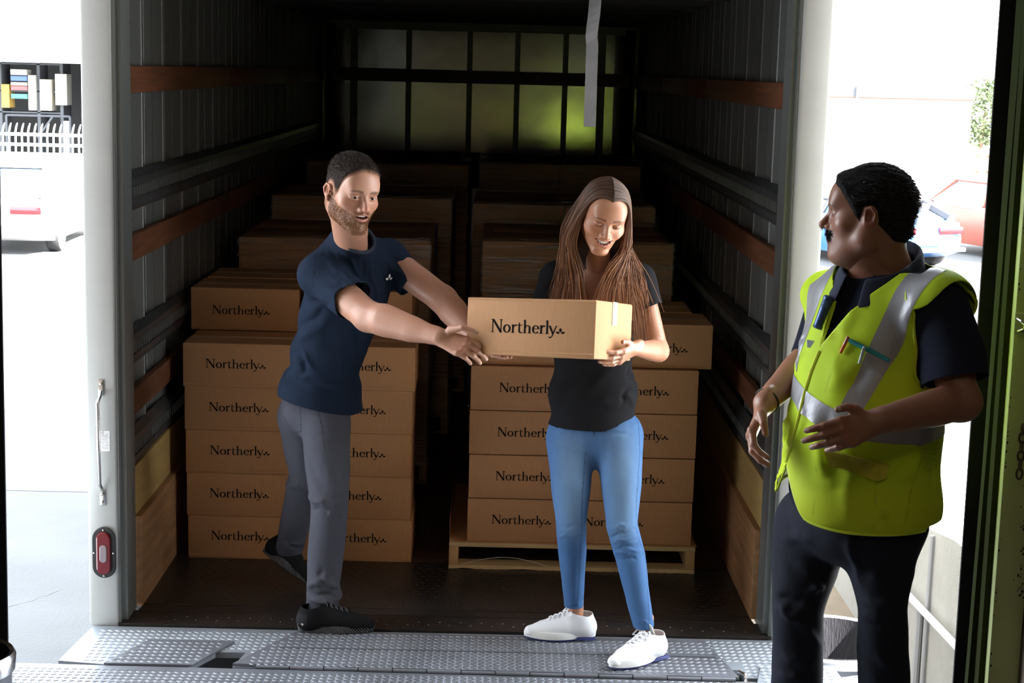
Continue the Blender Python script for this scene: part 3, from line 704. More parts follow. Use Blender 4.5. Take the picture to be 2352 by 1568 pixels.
for r in range(5):                                              # back half of the left stack, second row
    for c in range(2):
        make_box('brown box hidden behind the front row of the left stack, %s level, %s' % (['lowest', 'second', 'third', 'fourth', 'fifth'][r], ['left', 'right'][c]), (-1.15 + c * .49, 1.11, r * .1885), 0, gL, front=False) if r == 4 else None
for r in range(4):
    for c in range(2):
        z = .1185 + r * .1915
        x = .064 + (.002 * (r % 2)) + c * (.486)
        if c: x = {0: .546, 1: .548, 2: .550, 3: .549}[r]
        make_box('brown Northerly box on the pallet, %s layer, %s of the pair' % (['lowest', 'second', 'third', 'fourth'][r], 'left' if c == 0 else 'right'),
                 (x, .672, z), 0, gR, wm_x=([.105, .115, .12, .122][r] if c == 0 else [.018, .10, .105, .103][r]), wm_z=.08)
make_box('brown Northerly box on top of the pallet stack, right side', (.604, .70, .1185 + 4 * .1915), 0, gR, wm_x=.122, wm_z=.07)
make_box('brown Northerly box on top of the pallet stack, behind the held box', (.105, .70, .1185 + 4 * .1915), 0, gR)
make_box('plain brown box behind the top right box of the pallet stack', (.56, 1.08, .1185 + 4 * .1915), 0, gR)
make_box('plain brown box behind the top left box of the pallet stack', (.06, 1.08, .1185 + 4 * .1915), 0, gR, front=False)
# cardboard slip sheet + pallet
def pallet(loc, label, w=1.055, d=1.0):
    o = empty('wooden_pallet', loc, label, 'pallet')
    for k, x in enumerate((0.0, w / 2 - .02, w - .04)):
        MB().box(x, x + .04, 0, d, .018, .098, bev=.003).build('stringer', M['pallet_end'], o, smooth=True)
    for k in range(6):
        y = k * (d - .09) / 5; MB().box(0, w, y - .002, y + .09, .098, .116, bev=.002).build('deck_board', M['pallet'], o, smooth=True)
    for y in (0, d / 2 - .045, d - .09):
        mb = MB(); n = 16; vs = []
        for i in range(n + 1):
            x = i / n * w; dz = .006 * math.sin(i * 1.7) * (1 if 0 < i < n else 0)
            vs += [(x, y - .003, .0 + max(0, dz)), (x, y + .09, 0), (x, y + .09, .018), (x, y - .003, .018)]
        mb.add(vs, [(4 * i + j, 4 * i + (j + 1) % 4, 4 * i + 4 + (j + 1) % 4, 4 * i + 4 + j) for i in range(n) for j in range(4)] + [(0, 1, 2, 3), tuple(4 * n + j for j in (3, 2, 1, 0))])
        mb.build('bottom_board', M['pallet'], o)
    return o
pallet((-.012, .656, 0), 'pale pine pallet under the right stack of boxes')
mb = MB(); mb.prism([(-.01, 1.66, .1165), (-.01, .72, .1165), (.01, .68, .1165), (.045, .664, .1165), (1.05, .664, .1165), (1.06, 1.66, .1165)], (0, 0, .0018)); mb.prism([(-.011, 1.66, .1165), (-.011, .76, .1165), (-.013, .76, .117), (-.013, 1.66, .117)], (0, -.0, .09))
tag(mb.build('cardboard_sheet', M['kraft']), 'thin cardboard sheet lying between the pine pallet and its boxes', 'sheet')
mb = MB(); mb.tube([(.05 + .03 * k, .652 - .003 * k * .2, .022 + .035 * math.sin(math.pi * k / 12)) for k in range(13)], .0009, 5)
tag(mb.build('loose_film_strand', M['paper'], smooth=True), 'thin pale strand of film curling along the front board of the pallet', 'strand')
mb = MB(); mb.tube([(1.045, .70, .075), (1.08, .69, .055), (1.13, .68, .038), (1.18, .68, .030), (1.21, .68, .031)], .0011, 5)
# wrapped pallets
def wrapped(x0, y0, w, d, ztop, label, nrow, plab, drape=0):
    pallet((x0, y0, 0), plab, w=w, d=d)
    o = empty('wrapped_pallet_load', (x0 + w / 2, y0 + d / 2, .117), label, 'pallet load', 'stretch-wrapped pallet loads')
    nx, ny = 2, 2; h = (ztop - .122) / nrow
    inv = Matrix.Translation((-(x0 + w / 2), -(y0 + d / 2), -.117))
    for r in range(nrow):
        for i in range(nx):
            for j in range(ny):
                if r < nrow - 3 and j > 0: continue
                x = x0 + i * w / nx; y = y0 + j * d / ny
                b = MB().box(x + .002, x + w / nx - .002, y + .002, y + d / ny - .002, .118 + r * h, .118 + (r + 1) * h - .003, bev=.005).build('carton', M['kraft'], o, smooth=True); b.matrix_parent_inverse = inv
    mb = MB(); n = 26; vs = []
    e = .006
    ring = []
    for k in range(n): ring.append((x0 - e + (w + 2 * e) * k / n, y0 - e))
    for k in range(n): ring.append((x0 + w + e, y0 - e + (d + 2 * e) * k / n))
    for k in range(n): ring.append((x0 + w + e - (w + 2 * e) * k / n, y0 + d + e))
    for k in range(n): ring.append((x0 - e, y0 + d + e - (d + 2 * e) * k / n))
    zs = [.10, .3, .5, .7, .9, ztop - .15, ztop - .03, ztop + .004, ztop + .02]
    for i, z in enumerate(zs):
        for k, (a, b) in enumerate(ring):
            q = .004 * noise.noise((a * 9, b * 9, z * 30)); ins = .06 if i == len(zs) - 1 else 0
            cx, cy = x0 + w / 2, y0 + d / 2; t_ = 1 - ins / .5
            vs.append((cx + (a - cx) * t_ + q, cy + (b - cy) * t_ + q, z + (abs(noise.noise((a * 6, b * 6, 3))) * .03 if i == len(zs) - 1 else 0)))
    m_ = len(ring); fs = [(i * m_ + k, i * m_ + (k + 1) % m_, (i + 1) * m_ + (k + 1) % m_, (i + 1) * m_ + k) for i in range(len(zs) - 1) for k in range(m_)]
    mb.add(vs, fs); f = mb.build('stretch_film', M['film'], o, smooth=True, angle=70); f.matrix_parent_inverse = inv
    return o
wrapped(-1.135, 2.1, .965, 1.0, 1.262, 'film-wrapped boxes on a pallet directly behind the left printed stack', 4, 'shadowed pallet under the wrapped load behind the left stack')
wrapped(.09, 2.1, .965, 1.0, 1.27, 'film-wrapped boxes on a pallet directly behind the right printed stack', 4, 'shadowed pallet under the wrapped load behind the right stack')
wrapped(-1.13, 3.3, 1.03, 1.0, 1.38, 'film-wrapped boxes in the second dark row, left of the aisle', 5, 'shadowed pallet in the second row, left')
wrapped(.02, 3.3, 1.05, 1.0, 1.36, 'film-wrapped boxes in the second dark row, right of the aisle', 5, 'shadowed pallet in the second row, right')
wrapped(-1.08, 4.6, 1.05, 1.1, 1.50, 'film-wrapped boxes in the rearmost dark row, left', 5, 'shadowed pallet in the rearmost row, left')
wrapped(.04, 4.6, 1.05, 1.1, 1.52, 'film-wrapped boxes in the rearmost dark row, right', 5, 'shadowed pallet in the rearmost row, right')
# ================================================================== DOCK
def tread(t, x0, x1, y0, y1, zf, pitch=.027, mi=0, L=.0125, Wd=.0032, H=.0021, clip=None):
    ni = int((x1 - x0) / pitch); nj = int((y1 - y0) / (pitch * .62))
    for j in range(nj):
        for i in range(ni):
            cx = x0 + pitch * (i + .5 + (.5 if j % 2 else 0)); cy = y0 + pitch * .62 * (j + .5)
            if cx > x1 - .012: continue
            if clip and not clip(cx, cy): continue
            a = .55 if j % 2 else -.55
            dx, dy = L * math.cos(a), L * math.sin(a); nx, ny = -Wd * math.sin(a), Wd * math.cos(a); z = zf(cx, cy)
            t.add([(cx - dx, cy - dy, z), (cx + nx, cy + ny, z), (cx + dx, cy + dy, z), (cx - nx, cy - ny, z), (cx - dx * .5, cy - dy * .5, z + H), (cx + dx * .5, cy + dy * .5, z + H)],
                  [(0, 4, 1), (4, 5, 1), (5, 2, 1), (2, 5, 3), (5, 4, 3), (4, 0, 3)], mi)
lev = empty('dock_leveler', (0, -1.2, 0), 'diamond-plate dock leveler bridging the warehouse floor and the truck sill', 'dock leveler')
li = Matrix.Translation((0, 1.2, 0))
def LV(mb, name, m, lab=None, **k):
    o = mb.build(name, m, lev, **k); o.matrix_parent_inverse = li
    if lab: o['label'] = lab
    return o
zl = lambda x, y: -.002 - .0 * y
def quadslab(t, pts, z0, z1, mi=0): t.prism([(x, y, z0) for x, y in pts], (0, 0, z1 - z0), mi)
# base lip plate (galvanised, wide, lies on the sill side), clipped corners
t = MB(); quadslab(t, [(-1.335, -.155), (1.31, -.155), (1.40, -.56), (1.13, -.56), (1.08, -.56), (1.08, -.48), (1.02, -.48), (1.02, -.56), (-.745, -.56), (-.72, -.41), (-.83, -.41), (-.90, -.56), (-1.12, -.56), (-1.12, -.535), (-1.19, -.535), (-1.19, -.56), (-1.37, -.53)], -.028, -.006)
tread(t, -1.30, 1.33, -.55, -.17, lambda x, y: -.006, clip=lambda x, y: not ((-.92 < x < -.70 or 1.0 < x < 1.1) and y < -.40))
LV(t, 'lip_plate', M['steel'], 'bright galvanised lip plate resting at the sill')
t = MB(); quadslab(t, [(-1.09, -.31), (-.775, -.31), (-.885, -.565), (-1.20, -.565)], -.005, .002); tread(t, -1.19, -.78, -.555, -.32, lambda x, y: .002, clip=lambda x, y: -1.09 + (y + .31) * .431 + .015 < x < -.775 + (y + .31) * .431 - .015); LV(t, 'side_filler_plate', M['steel_worn'], 'left filler plate')
t = MB(); quadslab(t, [(1.16, -.44), (1.42, -.44), (1.44, -.70), (1.10, -.70)], -.004, .003); tread(t, 1.13, 1.42, -.69, -.45, lambda x, y: .003); LV(t, 'side_filler_plate', M['steel'], 'right filler plate')
t = MB(); quadslab(t, [(-.56, -.20), (.98, -.20), (1.06, -.585), (-.745, -.555)], -.004, .006); tread(t, -.69, 1.04, -.57, -.21, lambda x, y: .006, clip=lambda x, y: x > -.56 + (y + .2) * .5 + .015 and x < .98 - (y + .2) * .2 - .01 and abs(y + .385) > .008)
t.box(-.60, 1.0, -.388, -.384, .0058, .0072, mi=1)
LV(t, 'hinged_lip', [M['steel_worn'], M['rubber']], 'worn darker hinged lip')
t = MB(); xs = -.66; k = 0
while xs < 1.0:
    yb = -.566 - (xs + .7) * .018
    t.tube([(xs, yb, .000), (xs + .118, yb - .002, .000)], .009 if k % 2 else .007, 10); xs += .122; k += 1
LV(t, 'hinge', M['steel_worn'], smooth=True)
t = MB(); 
t.prism([(-1.75, -.562, -.006), (1.12, -.595, -.006), (1.75, -.595, -.006), (1.75, -2.6, .115), (-1.75, -2.6, .115)], (0, 0, -.02))
zz = lambda x, y: -.006 + (-.575 - y) * .065
tread(t, -1.75, 1.7, -1.15, -.60, zz)
LV(t, 'deck_plate', M['steel_worn'])
t = MB(); t.box(-1.7, 1.7, -2.6, -.62, -.5, -.04); LV(t, 'leveler_frame', M['rubber'])
# hinge hook seen in the right gap
t = MB(); t.tube([(1.05, -.50, -.03), (1.07, -.52, .0), (1.085, -.545, .002), (1.09, -.56, -.02), (1.07, -.56, -.035)], .008, 8); LV(t, 'hook', M['chrome'], smooth=True)
# brushes and door frame
def brush(name, xt, xb, y, s, label, w0, w1, z0, z1):
    o = empty(name, (xt, y, z0), label, 'brush seal'); inv = Matrix.Translation((-xt, -y, -z0))
    t = MB(); nb = 2600 if s > 0 else 1500
    r = random.Random(4)
    for k in range(nb):
        f = r.random(); z = z0 + (z1 - z0) * f; w = w1 + (w0 - w1) * f
        base = xb + s * 0 ; yy = y + r.uniform(-.012, .012); L = w * r.uniform(.90, 1.0) + (.004 if r.random() < .15 else 0); dz = r.uniform(-.008, .008)
        x0 = base; x1 = base - s * L; h = .0011
        t.add([(x0, yy, z - h), (x0, yy, z + h), (x1, yy, z + dz)], [(0, 1, 2)])
    tag(t.build('bristles', M['brush'], o), kind='stuff').matrix_parent_inverse = inv
    t = MB()
    t.prism([(xb, y - .008, z0), (xb, y + .008, z0), (xb - s * w1 * .86, y + .004, z0), (xb - s * w1 * .86, y - .004, z0)], (0, 0, 0.0001)) if False else None
    a, b = w1 * .9, w0 * .9
    vs = [(xb, y - .01, z0), (xb, y + .01, z0), (xb - s * a, y + .005, z0), (xb - s * a, y - .005, z0), (xb, y - .01, z1), (xb, y + .01, z1), (xb - s * b, y + .005, z1), (xb - s * b, y - .005, z1)]
    t.add(vs, [(0, 1, 2, 3), (7, 6, 5, 4), (0, 4, 5, 1), (1, 5, 6, 2), (2, 6, 7, 3), (3, 7, 4, 0)])
    t.build('bristle_core', M['brush'], o).matrix_parent_inverse = inv
    t = MB(); t.box(min(xb - s * .012, xb + s * .03), max(xb - s * .012, xb + s * .03), y - .022, y + .022, z0, z1); t.build('holder', M['rubber'], o).matrix_parent_inverse = inv
brush('dock_brush_seal', 1.56, 1.545, -1.75, 1, 'black bristle seal strip beside the pale green jamb at right', .083, .076, .05, 2.75)
brush('dock_brush_seal', -1.3, -1.24, -1.75, -1, 'black bristle seal strip at the left edge of the dock doorway', .084, .062, .05, 2.75)
# jamb of the doorway (right): dark channel, pale face, block wall
t = MB(); t.box(1.500, 1.520, -1.90, -1.795, .05, 3.2); t.box(1.44, 1.52, -1.80, -1.785, .05, 3.2) if False else None
t.prism([(1.480, -1.86, .05), (1.520, -1.86, .05), (1.520, -1.86, 3.2), (1.520, -1.86, 3.2), (1.508, -1.86, 3.2)], (0, .03, 0))
tag(t.build('trim_1', M['green_dark']), kind='structure')
t = MB(); t.box(1.516, 1.60, -1.93, -1.80, .05, 3.2, bev=.004); tag(t.build('trim_2', M['green'], smooth=True), kind='structure')
for q in ((1.602, 4.6, -2.02, -1.70, .05, 6.0), (-5, -1.345, -1.95, -1.70, .05, 6.0), (-1.345, 1.602, -1.95, -1.70, 3.25, 6.0)):
    t = MB(); t.box(*q); tag(t.build('wall_front', M['rust']), kind='structure')
t = MB(); t.box(-1.335, -1.24, -1.90, -1.76, .05, 3.2); tag(t.build('trim_3', M['green_dark']), kind='structure')
lt = empty('door_latch', tuple(at(2346, 742, -1.945)), 'small steel latch plate on the pale green door jamb', 'latch')
t = MB(); t.box(-.018, .02, 0, .012, -.03, .026, bev=.003); t.build('latch_plate', M['green'], lt, smooth=True)
t = MB(); t.tube([(-.012, -.004, .012), (-.006, -.018, .008), (.004, -.022, .0), (.002, -.018, -.014), (-.01, -.010, -.018), (.012, -.012, -.02)], .0042, 8); t.build('latch_hook', M['chrome'], lt, smooth=True)
t = MB(); c0 = at(2349, 985, -1.96)
for k in range(6):
    z = c0.z - k * .024; v = [(c0.x + (.008 * math.cos(a) if k % 2 else 0), c0.y + (0 if k % 2 else .008 * math.cos(a)), z + .015 * math.sin(a)) for a in [i * math.pi / 5 for i in range(10)]]
    t.tube(v, .003, 6, closed=True)
tag(t.build('chain', M['chain'], smooth=True), 'short rusty chain hanging against the brown wall by the jamb', 'chain')
t = MB(); r = random.Random(9)
for k in range(90):
    z = r.uniform(.75, 1.15) if k < 60 else r.uniform(.5, 2.0); x = 1.595 - abs(r.gauss(0, .012)) if k < 60 else 1.519 + abs(r.gauss(0, .002)); q = r.uniform(.0012, .0035)
    t.add([(x + q * math.cos(a) * r.uniform(.6, 1.1), -1.9312, z + q * 1.3 * math.sin(a)) for a in [i * math.pi / 3 for i in range(6)]], [tuple(range(6))])
tag(t.build('rust_spots', M['chain']), 'scattered brown rust chips on the pale green door jamb', 'rust', kind='stuff')
# unseen canopy added to block light above the gap, warehouse shell behind the camera
t = MB(); t.box(-1.75, 1.75, -1.70, -.12, 3.0, 3.08); tag(t.build('light_block_canopy', M['rubber']), kind='structure').name = 'ceiling'
t = MB(); t.box(-5, 4.6, -10, -2.6, .03, .11); t.box(-5, -1.75, -2.6, -1.7, .03, .11); t.box(1.75, 4.6, -2.6, -1.7, .03, .11); tag(t.build('floor', M['wh_floor']), kind='structure')
t = MB(); t.box(-5, 4.6, -10.1, -1.7, 5.0, 5.1); tag(t.build('ceiling', M['wh_wall']), kind='structure')
t = MB(); t.box(-5, 4.6, -10.1, -10, .1, 5.0); t.box(-5, 4.6, -10.0, -9.97, .8, 1.6, mi=1); tag(t.build('wall_back', [M['wh_wall'], M['wh_green']]), kind='structure')  # unseen green band added to mirror in the truck's front wall
t = MB(); t.box(-5.1, -5, -10, -1.7, .1, 5.0); tag(t.build('wall_left', M['wh_wall']), kind='structure')
t = MB(); t.box(4.6, 4.7, -10, -1.7, .1, 5.0); tag(t.build('wall_right', M['wh_wall']), kind='structure')
# bins
def bin_(loc, r, h, label, liner=True, rimm='bin'):
    o = empty('trash_bin', loc, label, 'bin')
    MB().lathe([(r * .8, 0), (r * .97, h - .03), (r * .93, h - .03), (r * .78, .02)], n=40, cap=False).build('bin_body', M['bin'], o, smooth=True)
    MB().lathe([(r * .96, h - .05), (r * 1.03, h - .045), (r * 1.05, h - .01), (r * 1.0, h), (r * .93, h - .008), (r * .92, h - .05)], n=48, cap=False).build('rim', M[rimm], o, smooth=True)
    if liner: MB().lathe([(r * .915, h - .004), (r * .88, h - .10), (r * .82, h - .35), (r * .6, h - .5), (r * .1, h - .52)], n=60, cap=False).build('liner', M['binliner'], o, smooth=True)
    MB().lathe([(.001, .01), (r * .8, .01)], n=30, cap=False).build('bin_base', M['bin'], o)
    return o
bin_((1.67, .75, -1.2), .30, .90, 'round grey bin with a black liner in the yard, behind the vest man')
cb = at(30, 1500, -2.35)
bin_((cb.x - .118, -2.35, .10), .115, cb.z - .10, 'small steel-rimmed round bin at the lower left corner by the bristle seal', rimm='chrome')
# ================================================================== YARD
t = MB(); t.box(-30, 2.45, -1.7, 70, -1.5, -1.2); t.box(2.45, 40, 6.0, 70, -1.5, -1.2)
for a, b in (((-3.9, 6.31), (-2.2, 6.31)),): t.box(-12, 2.4, 6.305, 6.32, -1.2, -1.197, mi=1)
yd = t.build('yard_pavement', [M['concrete'], M['rubber']]); tag(yd, kind='structure')
t = MB(); pts = []; r = random.Random(3); x, y = -2.55, 3.9
for k in range(40):
    pts.append((x, y)); x -= r.uniform(.015, .05); y -= r.uniform(0, .11)
for i in range(39):
    (a, b), (c, d) = pts[i], pts[i + 1]; w = r.uniform(.002, .005)
    t.add([(a - w, b, -1.1985), (a + w, b, -1.1985), (c + w, d, -1.1985), (c - w, d, -1.1985)], [(0, 1, 2, 3)])
t.build('pavement_crack', M['rubber'], yd)
t = MB(); t.box(1.3, 2.45, -1.0, 6.0, -1.3, -1.195); tag(t.build('dirt_strip', M['dirt']), kind='structure')
# ramp wall with pipe
t = MB(); t.prism([(2.45, -1.6, -1.3), (2.45, 6.0, -1.3), (2.45, 6.0, -.75), (2.45, 2.53, -.25), (2.45, 1.69, -.116), (2.45, -1.6, .12)], (.2, 0, 0)); tag(t.build('ramp_wall', M['concrete_wall']), kind='structure')
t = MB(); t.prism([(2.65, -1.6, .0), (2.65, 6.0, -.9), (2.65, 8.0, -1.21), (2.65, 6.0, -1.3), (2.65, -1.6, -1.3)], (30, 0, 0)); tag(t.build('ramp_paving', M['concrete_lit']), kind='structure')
t = MB(); t.tube([(2.40, 4.0, -.70), (2.40, 2.33, -.595), (2.40, 1.55, -.553), (2.40, -.5, -.45)], .019, 10); tag(t.build('wall_pipe', M['fence'], smooth=True), 'pale pipe running along the concrete ramp wall behind the vest man', 'pipe')
t = MB(); t.tube([(2.435, 2.02, -1.2), (2.435, 2.02, -.19)], .012, 8); t.tube([(2.43, 2.14, -1.2), (2.43, 2.14, -.62)], .02, 8); tag(t.build('upright_tube', M['greyink'], smooth=True), 'dark upright tubes on the concrete ramp wall', 'pipe')  # two dark upright tubes against the wall face
# ---- left: block wall with picket fence, building with open shop
t = MB(); t.box(-16, -6.5, 30, 30.25, -1.2, .06); t.box(-16, -6.5, 29.96, 30.3, .0, .06); tag(t.build('yard_wall', M['building']), kind='structure')
t = MB(); t.box(-16, -6.5, 29.955, 29.965, -.035, -.02); t.build('coping_line', M['redline'], yd)
f = empty('picket_fence', (-9, 30.1, .06), 'white picket fence on top of the low yard wall at left', 'fence'); fi = Matrix.Translation((9, -30.1, -.06))
for z in (.18, .40):
    MB().box(-13, -6.5, 30.06, 30.12, .06 + z - .03, .06 + z + .03).build('rail', M['fence'], f).matrix_parent_inverse = fi
x = -12.5; k = 0
while x < -7.0:
    if abs((x + 9.28) % 2.6) < .14 or k % 18 == 9:
        MB().box(x - .045, x + .045, 30.02, 30.11, .06, .76).build('fence_post', M['fence'], f).matrix_parent_inverse = fi
    else:
        MB().tube([(x, 30.05, .06), (x, 30.05, .52), (x + .02, 30.05, .62), (x + .045, 30.05, .70)], [.018, .018, .018, .008], 6).build('picket', M['fence'], f, smooth=True).matrix_parent_inverse = fi
    x += .137; k += 1
b = empty('shop_building', (-11, 36, -1.2), 'white building with a wide open shopfront beyond the fence at left', 'building'); bi = Matrix.Translation((11, -36, 1.2))
def BP(mb, name, m): o = mb.build(name, m, b); o.matrix_parent_inverse = bi; return o
t = MB(); t.box(-17, -9.0, 36, 36.3, 2.16, 6); t.box(-9.95, -9.0, 36, 36.3, -1.2, 2.2); t.box(-17, -15, 36, 36.3, -1.2, 2.2); t.box(-17, -9.0, 36.3, 42, 5.9, 6); BP(t, 'facade', M['building'])
t = MB(); t.box(-17, -9.0, 35.9, 36.0, 1.98, 2.20); BP(t, 'lintel', M['trim_grey'])
t = MB(); t.box(-17, -9, 41.9, 42, -1.2, 6); t.box(-17.1, -17, 36.3, 42, -1.2, 6); t.box(-9.0, -8.9, 36.3, 42, -1.2, 6); t.box(-17, -9, 36.3, 42, -1.3, -1.2); t.box(-17, -9, 36.3, 42, 3.0, 3.1); BP(t, 'interior_wall', M['shopdark'])
# goods seen in the opening
cols = [(.6, .58, .5), (.12, .2, .5), (.5, .14, .14), (.55, .5, .4), (.1, .3, .28), (.5, .48, .42), (.55, .35, .08)]
pm = [mat('shop_goods_%s' % n_, c, .8) for n_, c in zip(('cream', 'blue', 'red', 'tan', 'teal', 'buff', 'amber'), cols)]
sh = empty('shop_shelf', (-12.3, 38, -1.2), 'tall shelf with stacked boards inside the dark shopfront', 'shelf'); si = Matrix.Translation((12.3, -38, 1.2))
t = MB()
for z in (.7, 1.25, 1.95): t.box(-12.9, -11.3, 37.6, 38.4, z - .03, z)
for x in (-12.9, -11.9, -11.3): t.box(x, x + .08, 37.6, 38.4, -1.2, 2.1)
t.build('rack', M['trim_grey'], sh).matrix_parent_inverse = si
for k, (x, z, w, h, c) in enumerate(((-12.55, 1.65, .42, .14, 0), (-12.55, 1.50, .42, .12, 1), (-12.55, 1.38, .42, .08, 3), (-12.55, 1.26, .42, .1, 2), (-12.55, 1.04, .42, .12, 4), (-12.8, .8, .2, .6, 6), (-12.1, .75, .2, .9, 5), (-11.8, .75, .3, .8, 3), (-11.4, .9, .3, .8, 5))):
    tag(MB().box(x, x + w, 37.5, 38, z, z + h).build('stacked_carton', pm[c]), '%s carton in the dark shopfront at left, item %s' % (['cream', 'blue', 'red', 'tan', 'teal', 'buff', 'amber'][c], ['on the top shelf', 'below the cream one', 'wide low one', 'under the tan one', 'on the middle shelf', 'standing at the far left', 'tall in the middle', 'beside the tall buff one', 'tall at the right'][k]), 'carton', 'goods in the shopfront')
ds = empty('metal_frame', (-11, 37.2, -1.2), 'thin metal display frame inside the shopfront behind the fence', 'frame'); di = Matrix.Translation((11, -37.2, 1.2))
t = MB()
for a, b_ in (((-12.6, .62), (-10.95, .62)), ((-12.6, -1.2), (-12.6, .62)), ((-10.95, -1.2), (-10.95, .62)), ((-11.8, .05), (-11.4, .6))): t.tube([(a[0], 37.2, a[1]), (b_[0], 37.2, b_[1])], .03, 6)
t.build('frame_bars', M['trim_grey'], ds).matrix_parent_inverse = di
# ---- right: white building, low wall, tree, fence
b = empty('warehouse_building', (8, 40, -1.2), 'white flat-roofed building with a grey fascia across the yard at right', 'building'); bi = Matrix.Translation((-8, -40, 1.2))
t = MB(); t.box(-6, 13.25, 40, 52, -1.2, 1.85); BP(t, 'facade', M['building'])
t = MB(); t.box(-6, 13.3, 39.9, 40.0, 1.62, 1.90); t.box(10.0, 10.06, 39.85, 39.9, 1.45, 1.9); BP(t, 'fascia', M['trim_grey'])
t = MB(); t.box(-6, 13.3, 39.93, 39.99, 1.57, 1.60); BP(t, 'red_trim_line', M['redline'])
t = MB(); t.box(3, 18, 34, 34.2, -1.2, -.57, mi=0); t.box(3, 18, 33.97, 34.0, -.60, -.575, mi=1); tag(t.build('low_wall', [M['building'], M['redline']]), kind='structure')
g = empty('wooden_gate', (14.9, 41.5, -1.2), 'reddish slatted gate between the white building and the tree', 'gate'); gi = Matrix.Translation((-14.9, -41.5, 1.2))
t = MB()
for k in range(7): t.box(13.7 + k * .3, 13.85 + k * .3, 41.5, 41.55, -1.2, .15)
for z in (-.9, -.5, -.05): t.box(13.6, 15.8, 41.55, 41.6, z, z + .08)
t.build('slats', M['redline'], g).matrix_parent_inverse = gi
tr = empty('tree', (15.3, 46, -1.2), 'leafy green tree beside the white building, half hidden by the bristle seal', 'tree'); ti = Matrix.Translation((-15.3, -46, 1.2))
t = MB(); t.tube([(15.4, 46, -1.2), (15.3, 46, 0), (15.4, 46, 1.2)], [.14, .1, .05], 8); t.build('trunk', M['bark'], tr, smooth=True).matrix_parent_inverse = ti
t = MB(); r = random.Random(5)
for k in range(2600):
    a = r.gauss(0, 1); b_ = r.gauss(0, 1); c = r.gauss(0, 1); n_ = math.sqrt(a * a + b_ * b_ + c * c); q = r.uniform(.55, 1) 
    p = Vector((15.35 + a / n_ * .85 * q, 46 + b_ / n_ * .85 * q, 1.15 + c / n_ * 1.1 * q)); u = Vector((r.gauss(0, 1), r.gauss(0, 1), r.gauss(0, 1))).normalized() * .07; v = Vector((r.gauss(0, 1), r.gauss(0, 1), r.gauss(0, 1))).normalized() * .05
    t.add([p - u, p + v, p + u, p - v], [(0, 1, 2, 3)])
t.build('foliage', M['leaf'], tr).matrix_parent_inverse = ti
